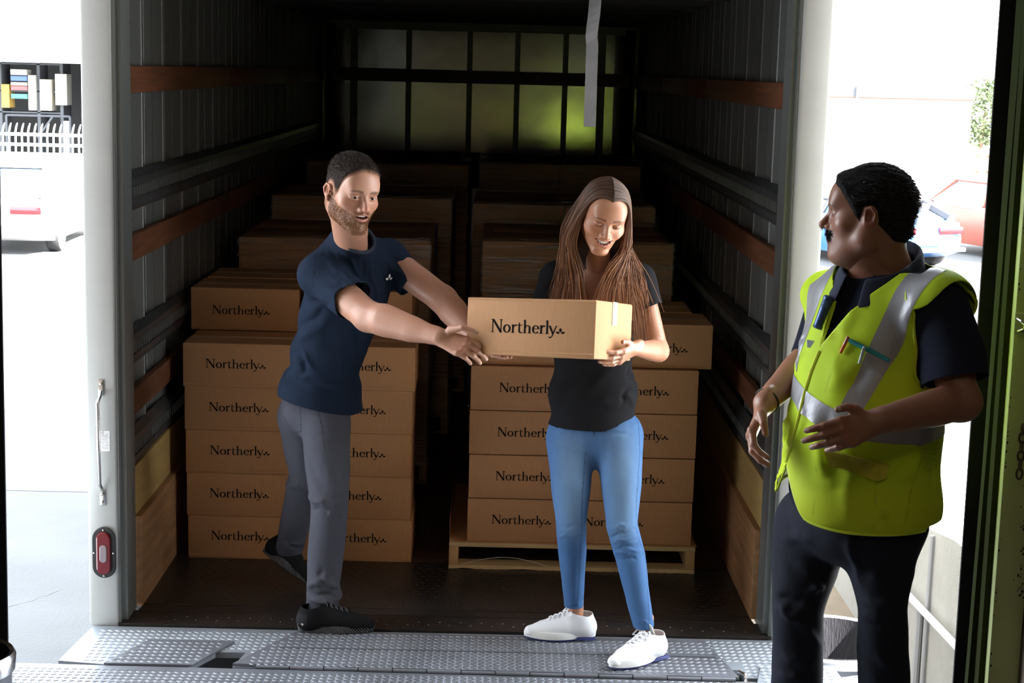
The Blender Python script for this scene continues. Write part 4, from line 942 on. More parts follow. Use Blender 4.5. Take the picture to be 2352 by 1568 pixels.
# ---- cars
def car(name, loc, ang, paint, label, soft_top=None, scale=1.0, H=1.45):
    o = empty(name, loc, label, 'car', rz=ang)      # local +x = forward, length 4.6
    glass = M['carglass']; L = 4.6; Wd = 1.8
    # side profile (x,z): body below the beltline and cabin above
    low = [(-2.28, .35), (-2.3, .62), (-2.22, .92), (-1.75, .98), (-1.2, .98), (.9, .96), (1.6, .86), (2.15, .72), (2.3, .5), (2.25, .3), (1.9, .22), (-1.9, .22)]
    st = [(-.90, .62), (-.72, .86), (-.0, .9), (.72, .86), (.90, .62)]
    mb = MB(); n = len(low); ys = [(-.9, .90), (-.86, .97), (-.55, 1.0), (.55, 1.0), (.86, .97), (.9, .90)]
    vs = []
    for y, q in ys:
        for x, z in low: vs.append((x * (q if abs(y) > .8 else 1) * (.985 if abs(y) > .85 else 1), y * (1 - .05 * max(0, abs(x) - 1.5)), .22 + (z - .22) * q))
    fs = [tuple(range(n)), tuple(range(6 * n - 1, 5 * n - 1, -1))] + [(i * n + k, i * n + (k + 1) % n, (i + 1) * n + (k + 1) % n, (i + 1) * n + k) for i in range(5) for k in range(n)]
    mb.add(vs, fs); mb.build('body', paint, o, smooth=True, angle=50)
    cab = [(-1.95, .96), (-1.35, H - .06), (-.8, H), (.1, H), (.55, H - .07), (1.35, .93)]
    def cabin(w0, w1, shrink, zoff, name, m):
        mb = MB(); vs = []
        for y0, y1 in ((-w0, -w1), (w0, w1)):
            for x, z in cab:
                f_ = min(1, max(0, (z - .96) / (H - .96))); vs.append((x * (1 - shrink), (y0 + (y1 - y0) * f_), z + zoff * f_))
        m_ = len(cab); mb.add(vs, [tuple(range(m_ - 1, -1, -1)), tuple(range(m_, 2 * m_))] + [(k, k + 1, m_ + k + 1, m_ + k) for k in range(m_ - 1)] + [(m_ - 1, 0, m_, 2 * m_ - 1)])
        return mb.build(name, m, o, smooth=True, angle=25)
    cabin(.80, .62, .0, 0, 'windows', glass)
    roofm = soft_top or paint
    mb = MB()
    mb.box(-1.3, .5, -.60, .60, H - .03, H + .015, bev=.01)
    for s in (-1, 1):
        mb.tube([(-1.98, s * .76, .96), (-1.36, s * .635, H - .04)], .05 if not soft_top else .12, 8); mb.tube([(1.37, s * .78, .94), (.52, s * .635, H - .05)], .035, 8); mb.tube([(-.3, s * .82, .96), (-.3, s * .64, H)], .04, 6); mb.tube([(-1.36, s * .635, H - .04), (.52, s * .635, H - .05)], .035, 8)
    if soft_top: mb.box(-1.6, -1.34, -.62, .62, H - .2, H - .03)
    mb.build('roof', roofm, o, smooth=True)
    for x in (-1.42, 1.42):
        for s in (-1, 1):
            w = MB().lathe([(.2, -.1), (.31, -.11), (.335, -.08), (.335, .08), (.31, .11), (.2, .1)], (x, s * .81, .335), n=28, ax='y').build('wheel', M['rubber'], o, smooth=True)
            h = MB(); h.lathe([(.02, s * .115), (.19, s * .118), (.215, s * .10)], (x, s * .81, .335), n=20, ax='y', cap=False)
            for k in range(5):
                a = k * 2 * math.pi / 5; h.prism([(x + .03 * math.cos(a + 1.57), s * .93, .335 + .03 * math.sin(a + 1.57)), (x + .03 * math.cos(a - 1.57), s * .93, .335 + .03 * math.sin(a - 1.57)), (x + .19 * math.cos(a - .1), s * .93, .335 + .19 * math.sin(a - .1)), (x + .19 * math.cos(a + .1), s * .93, .335 + .19 * math.sin(a + .1))], (0, s * .012, 0))
            h.build('hubcap', M['chrome'], w)
    for s in (-1, 1):
        MB().box(-2.305, -2.18, s * .52 - .26, s * .52 + .26, .70, .84, bev=.02).build('tail_light', M['lens'], o, smooth=True)
        MB().box(.98, 1.16, s * .95 - .09, s * .95 + .09, .93, 1.07, bev=.03).build('side_mirror', M['carglass'] if soft_top else paint, o, smooth=True)
    MB().box(-2.32, -2.2, -.85, .85, .36, .44, bev=.01).build('bumper_strip', M['trim_grey'], o)
    MB().box(-2.325, -2.24, -.26, .26, .50, .64).build('number_plate', M['paper'], o)
    return o
M['carglass'] = mat('tinted_glass', (.10, .16, .24), .08, spec=.8)
whitep = mat('white_car_paint', (.8, .8, .8), .25); bluep = mat('light_blue_car_paint', (.06, .16, .38), .25); redp = mat('red_car_paint', (.25, .07, .045), .3); topm = mat('grey_soft_top', (.035, .037, .045), .8)
car('sedan', (-8.33, 23.95, -1.2), math.radians(90 + 1.4), whitep, 'white sedan parked in the yard seen at left of the truck')
car('convertible', (6.75, 24.71, -1.2), math.radians(115), bluep, 'light blue convertible with a grey soft top parked behind the vest man', soft_top=topm, H=1.25).scale = (1, 1, .92)
car('hatchback', (10.3, 25.3, -1.2), math.radians(-68), redp, 'red car partly hidden by the bristle seal at right')
# ================================================================== PEOPLE
def A(px, py, Y): return np.array(at(px, py, Y))
def nrm(a): a = np.array(a, float); return a / np.linalg.norm(a)
RCn = np.array(RC); CL = np.array(CAM_LOC)
def proj(P):
    d = (np.asarray(P) - CL) @ RCn; return 1176 + FPX * d[:, 0] / d[:, 1], 784 - FPX * d[:, 2] / d[:, 1], d[:, 1]
def surf_at(P, N, px, py, rad=5):
    u, v, dep = proj(P); m = (u - px) ** 2 + (v - py) ** 2 < rad * rad
    if not m.any(): return surf_at(P, N, px, py, rad * 2)
    i = np.where(m)[0][np.argmin(dep[m])]; n = N[i]; d = np.array(at(px, py, P[i][1])) - CL
    t = ((P[i] - CL) @ n) / (d @ n) if abs(d @ n) > .15 else 1
    p = CL + d * t
    return (p if np.linalg.norm(p - P[i]) < .03 else P[i]), n
def fabmat(name, rough=.85, bump=.0004, bscale=900, sheen=0, stretch=(1, 1, 1)):
    m = skinmat(name, 0, rough, 0); nt = m.node_tree; p = nt.nodes['Principled BSDF']; p.inputs['Sheen Weight'].default_value = sheen; p.inputs['Specular IOR Level'].default_value = .12
    for n in nt.nodes:
        if n.type == 'TEX_NOISE': n.inputs['Scale'].default_value = bscale
        if n.type == 'BUMP': n.inputs['Distance'].default_value = bump
    return m
M['cloth'] = fabmat('cotton_jersey', .9); M['denim'] = fabmat('denim', .8, .0006, 700); M['hivis'] = fabmat('hi_vis_polyester', .6, .0003, 1200, 0); M['hair'] = fabmat('hair_strands', .5, .0003, 500, 0); M['buzz'] = fabmat('short_hair', .8, .0003, 500, 0)
M['hair'].node_tree.nodes['Principled BSDF'].inputs['Specular IOR Level'].default_value = .4
def flatcol(P, c): return np.tile(np.array(c, float), (len(P), 1))
def hand(v, wrist, fdir, dorsal, side, curls, thumb, sc=1.0, spread=.0, nails=None, k=.007):
    """hand in volume v: fdir wrist->knuckles, dorsal out of the back, side +1 if thumb lies along cross(fdir,dorsal)"""
    y = nrm(fdir); z = np.array(dorsal, float); z = nrm(z - y * (z @ y)); x = np.cross(y, z) * side; W = np.array(wrist, float)
    L = lambda a, b, c: W + (x * a + y * b + z * c) * sc
    fl = (z, .62)
    v.cone(L(.004, -.03, 0), L(.002, .012, 0), .0255 * sc, .0275 * sc, .012, flat=(z, .72))
    for bx, w0, w1 in ((.026, .016, .0155), (.006, .017, .0165), (-.014, .0165, .016), (-.028, .014, .0135)):
        v.cone(L(bx * .62, .012, .000), L(bx, .085 + .004 * (bx > 0) - .010 * (bx < -.02), .0), w0 * sc, w1 * sc, .010, flat=(z, .80))
    base = [(.031, .088), (.0105, .094), (-.0105, .090), (-.029, .079)]; ln = [(.041, .025, .021), (.045, .029, .022), (.041, .027, .022), (.032, .020, .019)]; rr = [.0095, .0097, .0093, .0082] if sc > .95 else [.0088, .0090, .0086, .0076]
    for i in range(4):
        p = L(base[i][0], base[i][1], .001); ang = 0; sp = spread * (1.5 - i); d = nrm(y * math.cos(sp) + x * math.sin(sp)); pts = [p]
        for j in range(3):
            ang += curls[i][j]; dd = d * math.cos(ang) - z * math.sin(ang); p = p + dd * ln[i][j] * sc; pts.append(p)
        r = rr[i] * sc; v.chain(pts, [r * 1.08, r, r * .92, r * .78], .004)
        v.ell(pts[0] + z * .004 * sc, r * .92, .006); v.ell(pts[1] + z * .0012, r * 1.02, .004)
        if nails is not None:
            nz = z * math.cos(ang) + d * math.sin(ang); nails.append((pts[3] - dd * .004 * sc + nz * r * .72, r * .62))
    tp = [L(*q) for q in thumb] if sum(abs(c) for c in thumb[0]) < .5 else list(thumb); v.chain([L(.012, .018, -.004)] + tp, [.0175 * sc, .0140 * sc, .0105 * sc, .0085 * sc], .009)
    if nails is not None: nails.append((tp[-1] + nrm(x * .3 + z) * .0055 * sc, .0062 * sc))
    return L
def skincol(P, skin, nails=(), knuck=()):
    C = flatcol(P, skin); mot = vnoise(P * 38, 3)[:, None]; C = C * (1 + .07 * mot * np.array([.4, 1, 1]))
    for c, r in nails:
        w = np.exp(-(np.linalg.norm(P - c, axis=1) / r) ** 4)[:, None]; C = C * (1 - w * .7) + np.array([.68, .50, .45]) * w * .7
    for c, r in knuck:
        w = np.exp(-(np.linalg.norm(P - c, axis=1) / r) ** 2)[:, None]; C = C * (1 - w * .12 * np.array([0, 1, 1]))
    return C
def tri(Q): return np.concatenate([Q[:, [0, 1, 2]], Q[:, [0, 2, 3]]]) if Q.shape[1] == 4 else Q
def body_obj(parts, o):
    P, Q, C = merge(*[(p, tri(q), c) for p, q, c in parts]); return put_mesh('body', P, Q, M['skin'], o, C)
def ring_tube(name, pts, r, m, o, n=8, closed=True):
    t = MB(); t.tube([tuple(p) for p in pts], r, n, closed=closed); ob = t.build(name, m, None, smooth=True); ob.parent = o; ob.matrix_parent_inverse = Matrix.Translation(o.location).inverted(); return ob
def hair_cap(hp, Q, region, thick, colfn, fr, o, amp=.0012, fq=(140, 60, 140), name='hair', m='hair'):
    P2, Q2 = clip_mesh(hp, Q, lambda p: -region(p)); N = vnormals(P2, Q2); w = np.clip(region(P2) / .02, 0, 1); w = w * w * (3 - 2 * w)
    P3 = P2 + N * (.0002 + thick(P2) * w)[:, None]; P3 = relax(P3, Q2, 2, .4); P3 = P3 + vnormals(P3, Q2) * (amp * w * (vnoise(P3 * fq, 5) + .6 * vnoise(P3 * np.array(fq) * 2.2, 6)))[:, None]
    return put_mesh(name, xf(fr, P3), Q2, M[m], o, colfn(P2, w)), P3, Q2, w
def fuzz(name, P, N, C, L, lay, wd, m, o, seed=1):
    "short hairs: one thin triangle each"
    r = np.random.default_rng(seed); D = N * (1 - lay[1]) + np.array(lay[0]) * lay[1] + r.normal(0, .22, P.shape); D /= np.linalg.norm(D, axis=1, keepdims=True)
    S = np.cross(D, r.normal(0, 1, P.shape)); S /= np.linalg.norm(S, axis=1, keepdims=True); l = (L * r.uniform(.6, 1.2, len(P)))[:, None]
    V = np.stack([P - S * wd, P + S * wd, P + D * l], 1).reshape(-1, 3); Q = np.arange(len(V)).reshape(-1, 3); return put_mesh(name, V, Q, m, o, np.repeat(C, 3, 0))
def sample(P, Q, w, n, seed=0):
    T = tri(Q); r = np.random.default_rng(seed); a = np.linalg.norm(np.cross(P[T[:, 1]] - P[T[:, 0]], P[T[:, 2]] - P[T[:, 0]]), axis=1) * w[T].mean(1); a = np.maximum(a, 0)
    i = r.choice(len(T), n, p=a / a.sum()); b = r.dirichlet((1, 1, 1), n); N = vnormals(P, T); tt = T[i]
    return (P[tt] * b[:, :, None]).sum(1), N[tt[:, 0]], (w[tt] * b).sum(1)
def shoe(o, heel, toe, up, h, cols, sc=1.0, ankle=None, kind='knit', name='shoe', wave=False, laces=None):
    """heel, toe points of the sole; builds upper + midsole + outsole in a local frame"""
    heel = np.array(heel, float); toe = np.array(toe, float); L = np.linalg.norm(toe - heel); f = (toe - heel) / L; u = nrm(np.array(up) - f * (np.array(up) @ f)); x = np.cross(f, u)
    X = lambda P: heel + P @ np.stack([x, f, u])
    s_ = L / .29; v = Vol((-.07, -.03, -.02), (.07, L + .03, .16), .0024)
    v.chain([(0, .035, .045), (0, L * .42, .040), (.004, L * .72, .030), (.002, L * .90, .024)], [.034, .038, .036, .024], .03)
    v.cone((0, .045, .05), (0, .052, .12), .038, .034, .03); v.cone((0, .07, .085), (0, L * .55, .048), .031, .030, .03)
    P, Q = v.mesh(); P, Q = clip_mesh(P, Q, lambda p: (.024 if kind == 'knit' else .012) - p[:, 2]); top = lambda p: p[:, 2] - (.098 + .20 * np.clip(p[:, 1] - .05, -.1, .1) + .35 * np.clip(.035 - p[:, 1], 0, .1)); P, Q = clip_mesh(P, Q, top)
    P[:, 0] *= .98; C = flatcol(P, cols[0]); 
    if kind == 'dark': C[(P[:, 1] < .035) & (P[:, 2] > .035) & (P[:, 2] < .075)] = cols[3]
    up_ = put_mesh(name, X(P), Q, M['cloth'], o, C, solid=.003)
    # sole: outline extruded
    mb = MB(); n = 40; ring = []
    for k in range(n):
        a = 2 * math.pi * k / n; yy = L * (.5 - .5 * math.cos(a)); t = yy / L
        wd = (.036 * (math.sin(math.pi * min(1, t * 1.0)) ** .38) * (1 + .18 * math.sin(2.2 * (t - .35) * math.pi)) if 0 < t < 1 else 0) ; wd = max(wd, 0.0); ring.append((math.copysign(wd, math.sin(a)), .002 + yy * .975))
    def lay(z0, z1, g0, g1, m, nm, zz=None, y0=-1, y1=9):
        mb = MB(); vs = []
        for (z, g) in ((z0, g0), ((z0 + z1) / 2, (g0 + g1) / 2 + .002), (z1, g1)):
            for a, b in ring:
                bb = min(max(b, y0), y1); w_ = (.007 * ((b / L - .72) / .28) ** 2 if b / L > .72 else .004 * (1 - b / L / .12) if b / L < .12 else 0)
                vs.append(X(np.array([a * (1 + g / .036), bb + g * (b - L / 2) / (L / 2), z + w_ * (1 if z < .02 else .6)])))
        mb.add([tuple(q) for q in vs], [tuple(range(n - 1, -1, -1)), tuple(range(2 * n, 3 * n))] + [(i * n + k, i * n + (k + 1) % n, (i + 1) * n + (k + 1) % n, (i + 1) * n + k) for i in range(2) for k in range(n)])
        ob = mb.build(nm, m, up_, smooth=True, angle=50); return ob
    if kind == 'knit':
        lay(.008, .034, .0045, .003, cols[1], 'midsole'); lay(.0, .010, -.001, .003, cols[2], 'outsole')['label'] = 'dark blue outsole'
        q = MB()
        for s in (-1, 1): q.add([tuple(X(np.array(p))) for p in ((s * .0385, .0, .004), (s * .0385, L * .30, .004), (s * .0385, L * .26, .015), (s * .036, .005, .015), (s * .03, .0, .004), (s * .03, L * .3, .004), (s * .03, L * .26, .015), (s * .03, .005, .015))], [(0, 1, 2, 3), (7, 6, 5, 4), (0, 4, 5, 1), (1, 5, 6, 2), (2, 6, 7, 3), (3, 7, 4, 0)])
        q.build('heel_plate', cols[2], up_)
        v2 = Vol((-.05, L * .1, .04), (.05, L * .5, .16), .0024); v2.cone((0, L * .22, .085), (0, L * .29, .125), .020, .018, .01, flat=((0, 1, -.5), .35)); tp, tq = v2.mesh(); put_mesh('tongue', X(tp), tq, M['cloth'], up_, flatcol(tp, (.55, .55, .54)))
    else:
        ob = lay(.0, .030, .002, .001, cols[1], 'midsole')
        for s in (-1, 1):
            q = MB()
            for k in range(26):
                y_ = .004 + k * L * .036; w_ = .036 * (math.sin(math.pi * min(.97, max(.03, y_ / L))) ** .38) * (1 + .18 * math.sin(2.2 * (y_ / L - .35) * math.pi)) + .004; hh = .034 - .018 * y_ / L if y_ < L * .55 else .020
                q.tube([tuple(X(np.array((s * w_, y_, hh)))), tuple(X(np.array((s * (w_ + .001), y_ + .016, .004))))], .0022, 5)
            q.build('sole_ridges', cols[1], up_, smooth=True)
    if kind == 'dark':
        q = MB(); w = .037; q.add([tuple(X(np.array(p))) for p in ((-.024, -.004, .030), (.024, -.004, .030), (.022, .006, .062), (-.022, .006, .062))] + [tuple(X(np.array(p))) for p in ((-.024, -.000, .030), (.024, -.000, .030), (.022, .010, .062), (-.022, .010, .062))], [(0, 1, 2, 3), (7, 6, 5, 4), (0, 4, 5, 1), (2, 6, 7, 3), (0, 3, 7, 4), (1, 5, 6, 2)]); q.tube([tuple(X(np.array((s * .0345, .03 + .0 * s, .036)))) for s in (-1,)] + [tuple(X(np.array((-.036, .055, .05))))], .006, 6); q.tube([tuple(X(np.array((.0345, .015, .036)))), tuple(X(np.array((.036, .05, .055))))], .007, 6)
        q.build('heel_clip', M['chrome'], up_, smooth=True)['label'] = 'shiny silver heel clip'
    PU = P.copy()
    def onup(x, y, d):
        m = (np.abs(PU[:, 0] - x) < .005) & (np.abs(PU[:, 1] - y) < .006); z = PU[m, 2].max() if m.any() else .05; return tuple(X(np.array((x, y, z + d))))
    ls = MB(); ys = [L * (.34 + .065 * k) for k in range(5)]
    for k, yy in enumerate(ys):
        w = .021 - .001 * k
        ls.tube([onup(-w, yy, .001), onup(-w * .5, yy - .002, .004), onup(0, yy + .003, .005), onup(w * .5, yy + .008, .004), onup(w, yy + .012, .001)], .0032, 6)
        ls.tube([onup(w, yy, .001), onup(w * .5, yy + .004, .004), onup(0, yy + .008, .004), onup(-w, yy + .014, .001)], .0028, 6)
    yy = ys[0]; zz = .105
    if kind == 'knit':
        for s in (-1, 1):
            ls.tube([tuple(X(np.array(p))) for p in ((0, yy, zz), (s * .016, yy - .002, zz + .008), (s * .034, yy + .012, zz + .006), (s * .040, yy + .028, zz - .012), (s * .026, yy + .022, zz - .012), (0, yy, zz))], .0028, 6)
            ls.tube([tuple(X(np.array(p))) for p in ((0, yy, zz), (s * .012, yy + .020, zz - .006), (s * .026, yy + .040, zz - .026), (s * .030, yy + .050, zz - .040))], .0025, 6)
    ls.build('laces', cols[4], up_, smooth=True)
    return up_
for n_, c in (('lace_white', (.78, .79, .82)), ('lace_dark', (.02, .02, .022)), ('midsole_white', (.75, .75, .73)), ('sole_navy', (.03, .04, .16)), ('sole_dark', (.05, .05, .055))): M[n_] = mat(n_, c, .6)
# ------------------------------------------------------------------ 1: man in the navy T-shirt
def man_navy():
    o = empty('person', tuple(A(760, 1440, -.1)), 'bearded young man in navy T-shirt and grey jeans reaching out with the held box', 'person')
    skin = (.47, .24, .16); navy = np.array((.011, .019, .037)); F = nrm((.70, -.71, 0))
    pel = A(724, 925, .03); shc = A(812, 604, -.16); up = nrm(shc - pel); fb = frame(shc, F, up); Rt = fb[1][:, 0]; R = fb[1]
    rsh = shc + Rt * .155 + up * -.03; lsh = shc - Rt * .165 + up * -.0
    rel = A(846, 727, -.43); rwr = A(1008, 773, -.60); lel = A(1018, 688, -.16); lwr = A(1104, 790, -.36)
    # head
    Fh = nrm((.52, -.83, -.15)); fr = frame(A(808, 446, -.42), Fh, nrm((.10, 0, 1)), 1.07); ci = np.linalg.inv(fr[1])
    nb = (shc + up * .02 - fr[0]) @ ci.T
    hp, hq, hc, bw = head(fr, skin, o, lips=(.50, .20, .17), brow=(.09, .05, .03), beard=(.22, .10, .04), mouth='open', lids=.42, jaw=1.12, gaze=(.15, 1, -.12), neck_to=nb, neck_r=.058, brow_w=1.5)
    parts = [(xf(fr, hp), hq, hc)]
    ear = lambda p: np.minimum(np.linalg.norm((p - [.083, -.010, .0]) / [.024, .026, .034], axis=1), np.linalg.norm((p - [-.083, -.010, .0]) / [.024, .026, .034], axis=1)) - 1
    def reg(p):
        hl = np.interp(p[:, 1], [-.2, -.09, -.06, -.035, -.01, .005, .020, .034, .046, .060, .072, .085, .1], [-.085, -.082, -.075, -.05, -.01, -.012, -.012, .010, .042, .066, .076, .083, .088])
        return np.minimum(p[:, 2] - hl - .004 * np.cos(p[:, 0] * 60), ear(p) * .03)
    th = lambda p: .0135 * np.clip((p[:, 2] - .045) / .05, 0, 1) + .002
    def colr(p, w): 
        k = (np.clip((p[:, 2] + .025) / .05, .45, 1) * np.clip(w * 1.4, 0, 1) ** .6)[:, None]; return np.array(skin) * (1 - k) + np.array((.022, .015, .012)) * k
    hob, hP, hQ, hw = hair_cap(hp, hq, reg, th, colr, fr, o, .0012, (150, 90, 120), m='buzz')
    sp, sn, sw = sample(hP, hQ, hw * np.clip((hP[:, 2] - .045) / .04, .0, 1), 5200, 2); cc = np.array((.045, .031, .026)) * np.random.default_rng(3).uniform(.6, 1.7, (len(sp), 1))
    fuzz('hair_tips', xf(fr, sp), sn @ fr[1].T, cc, .007 * np.clip((sp[:, 2] - .02) / .06, .3, 1), (nrm(fr[1] @ [0, .6, .4]), .5), .0006, M['hair'], hob)
    sp, sn, sw = sample(hp, hq, np.clip(bw, 0, 1) ** 1.5, 6500, 4); cc = np.array((.27, .125, .05)) * np.random.default_rng(5).uniform(.45, 1.6, (len(sp), 1))
    fuzz('beard', xf(fr, sp), sn @ fr[1].T, cc, np.full(len(sp), .0055), (nrm(fr[1] @ [0, .2, -1]), .6), .0006, M['hair'], o)
    # arms and hands
    nails = []
    v = Vol(np.minimum(np.minimum(rsh, rel), rwr) - .10, np.maximum(np.maximum(rsh, rel), A(1120, 840, -.7)) + [.05, .12, .08], .0029)
    v.chain([rsh, rsh * .45 + rel * .55, rel], [.056, .058, .053], .02); v.ell(rel + (rel - rsh) * .04 - (rwr - rel) * .06, (.038, .038, .038), .02)
    d = rwr - rel; v.chain([rel, rel + d * .22 + np.array((0, -.004, .004)), rel + d * .6, rel + d * .88, rwr], [.050, .058, .047, .034, .031], .02)
    hd = A(1072, 800, -.64) - rwr
    L = hand(v, rwr + nrm(hd) * .008, hd, (-.15, -.80, .55), 1 if np.cross(nrm(hd), nrm((-.15, -.8, .55)))[2] > 0 else -1, [(.30, .55, .35), (.32, .58, .35), (.36, .6, .35), (.40, .6, .35)], [A(1034, 757, -.615), A(1062, 752, -.642), A(1094, 763, -.640)], 1.0, .0, nails)
    P, Q = v.mesh(); N = vnormals(P, Q)
    knk = [(L(b, .09, .012), .013) for b in (.031, .0105, -.0105, -.029)]
    parts.append((P, Q, skincol(P, skin, nails, knk)))
    nails = []; v = Vol(np.minimum(np.minimum(lsh, lel), lwr) - [.06, .25, .10], np.maximum(np.maximum(lsh, lel), lwr) + [.24, .08, .08], .0031)
    v.chain([lsh, lsh * .45 + lel * .55, lel], [.058, .054, .050], .02); d = lwr - lel; v.chain([lel, lel + d * .25, lel + d * .6, lwr], [.050, .054, .044, .031], .02)
    hand(v, lwr, A(1150, 824, -.52) - lwr, (.05, -.45, -1), 1, [(.05, .12, .1)] * 4, [(.046, .05, .0), (.062, .072, .002), (.066, .095, .004)], 1.02, .03, nails)
    P, Q = v.mesh(); parts.append((P, Q, skincol(P, skin, nails)))
    v = Vol(A(600, 1000, .0) - [.1, .35, .1], A(960, 520, -.2) + [.1, .5, .1], .009)
    v.ell(A(800, 655, -.12), (.155, .095, .16), .05, R=R); v.ell(A(765, 780, -.05), (.13, .095, .15), .05, R=R); v.ell(pel, (.11, .08, .10), .05, R=R); v.cone(rsh, lsh, .05, .05, .05); v.cone(shc, fr[0], .055, .05, .04); v.cone(pel, A(765, 780, -.05), .08, .09, .04)
    P, Q = v.mesh(); parts.append((P, Q, skincol(P, skin)))
    v = Vol(A(590, 1440, 0) - [.05, .35, .02], pel + [.25, .55, .08], .009); v.ell(pel, (.11, .08, .08), .04, R=R); v.chain([A(748, 960, -.05), A(757, 1165, -.13), A(738, 1398, -.12)], [.055, .040, .030], .02); v.chain([A(700, 960, .09), A(704, 1085, .14), A(664, 1262, .40)], [.055, .040, .030], .02); P, Q = v.mesh(); parts.append((P, Q, skincol(P, skin)))
    body_obj(parts, o)
    # shirt
    v = Vol(A(600, 960, 0) - [.06, .42, .04], A(1010, 500, -.1) + [.02, .42, .02], .0046)
    v.ell(A(799, 662, -.13), (.178, .122, .165), .04, R=R); v.ell(A(774, 740, -.10), (.158, .122, .15), .05, R=R); v.ell(A(752, 810, -.05), (.148, .128, .13), .05, R=R); v.ell(A(735, 895, .0), (.168, .146, .13), .05, R=R); v.ell(A(733, 955, .0), (.176, .156, .10), .05, R=R)
    v.cone(rsh, lsh, .062, .062, .04); n0 = xf(fr, np.array((0, -.025, -.045))); n1 = xf(fr, nb); nd = nrm(n0 - n1); v.cone(n1 - nd * .05, n1 + nd * .10, .090, .072, .04); v.cone(A(792, 556, -.20), rsh, .055, .058, .05); v.cone(A(815, 560, -.18), lsh, .05, .054, .05)
    rse = A(834, 702, -.40); lse = A(952, 652, -.09)
    v.chain([rsh, (rsh + rse) / 2 + (0, 0, -.006), rse + (rse - rsh) * .3], [.066, .076, .080], .03); v.chain([lsh, (lsh + lse) / 2, lse + (lse - lsh) * .3], [.068, .068, .064], .03)
    P, Q = v.mesh(); P = relax(P, Q, 2)
    ra = nrm(rel - rsh); la = nrm(lse - lsh)
    cn = nrm(up * .80 + F * .42 + np.array((.1, 0, 0))); cc_ = A(810, 546, -.26)
    def cutf(p):
        f1 = np.where(seg_dist(p, rsh, rel + ra * .1)[0] < .12, (p - A(818, 692, -.36)) @ ra, -.05); f1 = np.where((p - rsh) @ ra > .03, f1, -.05)
        f2 = np.where(seg_dist(p, lsh, lse + la * .2)[0] < .11, (p - A(945, 653, -.08)) @ la, -.05); f2 = np.where((p - lsh) @ la > .03, f2, -.05)
        f3 = np.where(np.linalg.norm(p - cc_, axis=1) < .14, np.minimum((p - cc_) @ cn, .11 - np.linalg.norm(p - cc_, axis=1)), -.05)
        hz = A(740, 925, .0); f4 = (hz[2] + .028 * np.clip(-(p[:, 0] - hz[0]) / .12, -1, 1.6)) - p[:, 2]
        return np.maximum(np.maximum(f1, f2), np.maximum(f3, f4))
    P, Q = clip_mesh(P, Q, cutf)
    N = vnormals(P, Q); S = lambda x, y: surf_at(P, N, x, y)[0]
    FL = flist(S, (
        (742, 592, 800, 640, .010, .006), (755, 575, 822, 668, .009, -.007), (770, 600, 835, 690, .010, .005), (760, 640, 812, 648, .008, .005), (765, 655, 820, 668, .008, -.005), (760, 672, 822, 690, .010, .006), (735, 690, 790, 716, .012, .004),
        (690, 690, 760, 700, .014, -.006), (668, 768, 760, 700, .014, -.009), (668, 790, 752, 742, .016, .008), (676, 800, 712, 862, .013, -.009), (690, 795, 722, 850, .012, .008), (650, 800, 665, 850, .016, -.006), (700, 830, 690, 870, .012, -.007),
        (640, 850, 740, 870, .016, .006), (650, 870, 770, 895, .012, -.005), (700, 885, 800, 880, .014, .005), (745, 800, 820, 790, .02, -.005), (830, 600, 842, 700, .010, -.006), (850, 600, 868, 700, .010, .006), (870, 590, 885, 680, .009, -.005), (790, 575, 832, 640, .009, .006), (880, 600, 935, 640, .010, .005), (900, 590, 950, 625, .009, -.004), (830, 710, 838, 830, .014, .005), (812, 720, 815, 850, .013, -.006), (780, 740, 790, 900, .016, .004)))
    P = folds(P, Q, FL); P = wrinkle(P, Q, .0016, 16, 16, 9, 2)
    C = flatcol(P, navy); 
    for a, b in ((S(743, 580), S(722, 625)), (S(722, 625), S(720, 660))):
        w = np.exp(-(seg_dist(P, a, b)[0] / .0035) ** 2)[:, None]; C = C * (1 - .5 * w)
    sh = put_mesh('t_shirt', P, Q, M['cloth'], o, C, solid=-.0035)
    # crew collar along the neck opening
    ring = edge_ring(P, tri(Q), cc_, cn, F, .13)
    t = MB(); t.tube([tuple(p) for p in ring], .0075, 8, closed=True); cb = t.build('collar', M['navy'], None, smooth=True); cb.parent = sh
    # trefoil print
    N = vnormals(P, Q); c0, n0 = surf_at(P, N, 889, 632); uu = nrm(np.array((0, 0, 1)) - n0 * n0[2]); rr = np.cross(uu, n0) * -1
    rr = np.cross(n0, uu) * -1
    mb = MB(); trefoil(mb, 0, -.4, 1.15, lambda a, b, c: tuple(c0 + (np.cross(uu, n0) * a + uu * b) * .030 + n0 * .013)); em = mb.build('leaf_emblem', M['paper'], None); em.parent = sh; em['label'] = 'small white three-leaf emblem'
    # jeans
    grey = np.array((.064, .067, .084))
    v = Vol(A(590, 1440, 0) - [.05, .35, .05], A(840, 900, 0) + [.06, .75, .05], .0052)
    rh = A(748, 960, -.05); lh = A(700, 960, .09); rk = A(757, 1165, -.13); rak = A(738, 1398, -.12); lk = A(704, 1085, .14); lak = A(664, 1262, .40)
    v.ell(pel + (.004, 0, -.02), (.140, .118, .12), .04, R=R); v.ell(A(688, 955, .08), (.075, .08, .09), .05)
    v.chain([rh, (rh + rk) / 2, rk, rk * .6 + rak * .4, rak, rak - (0, 0, .03)], [.095, .086, .070, .069, .058, .060], .03)
    v.chain([lh, (lh + lk) / 2, lk, lk * .5 + lak * .5, lak, lak + (lak - lk) * .1], [.100, .088, .068, .063, .056, .058], .03)
    v.ell(A(748, 1365, -.12), (.066, .062, .028), .02); v.ell(A(742, 1392, -.12), (.060, .058, .02), .02)
    P, Q = v.mesh(); P = relax(P, Q, 2); ld = nrm(lak - lk)
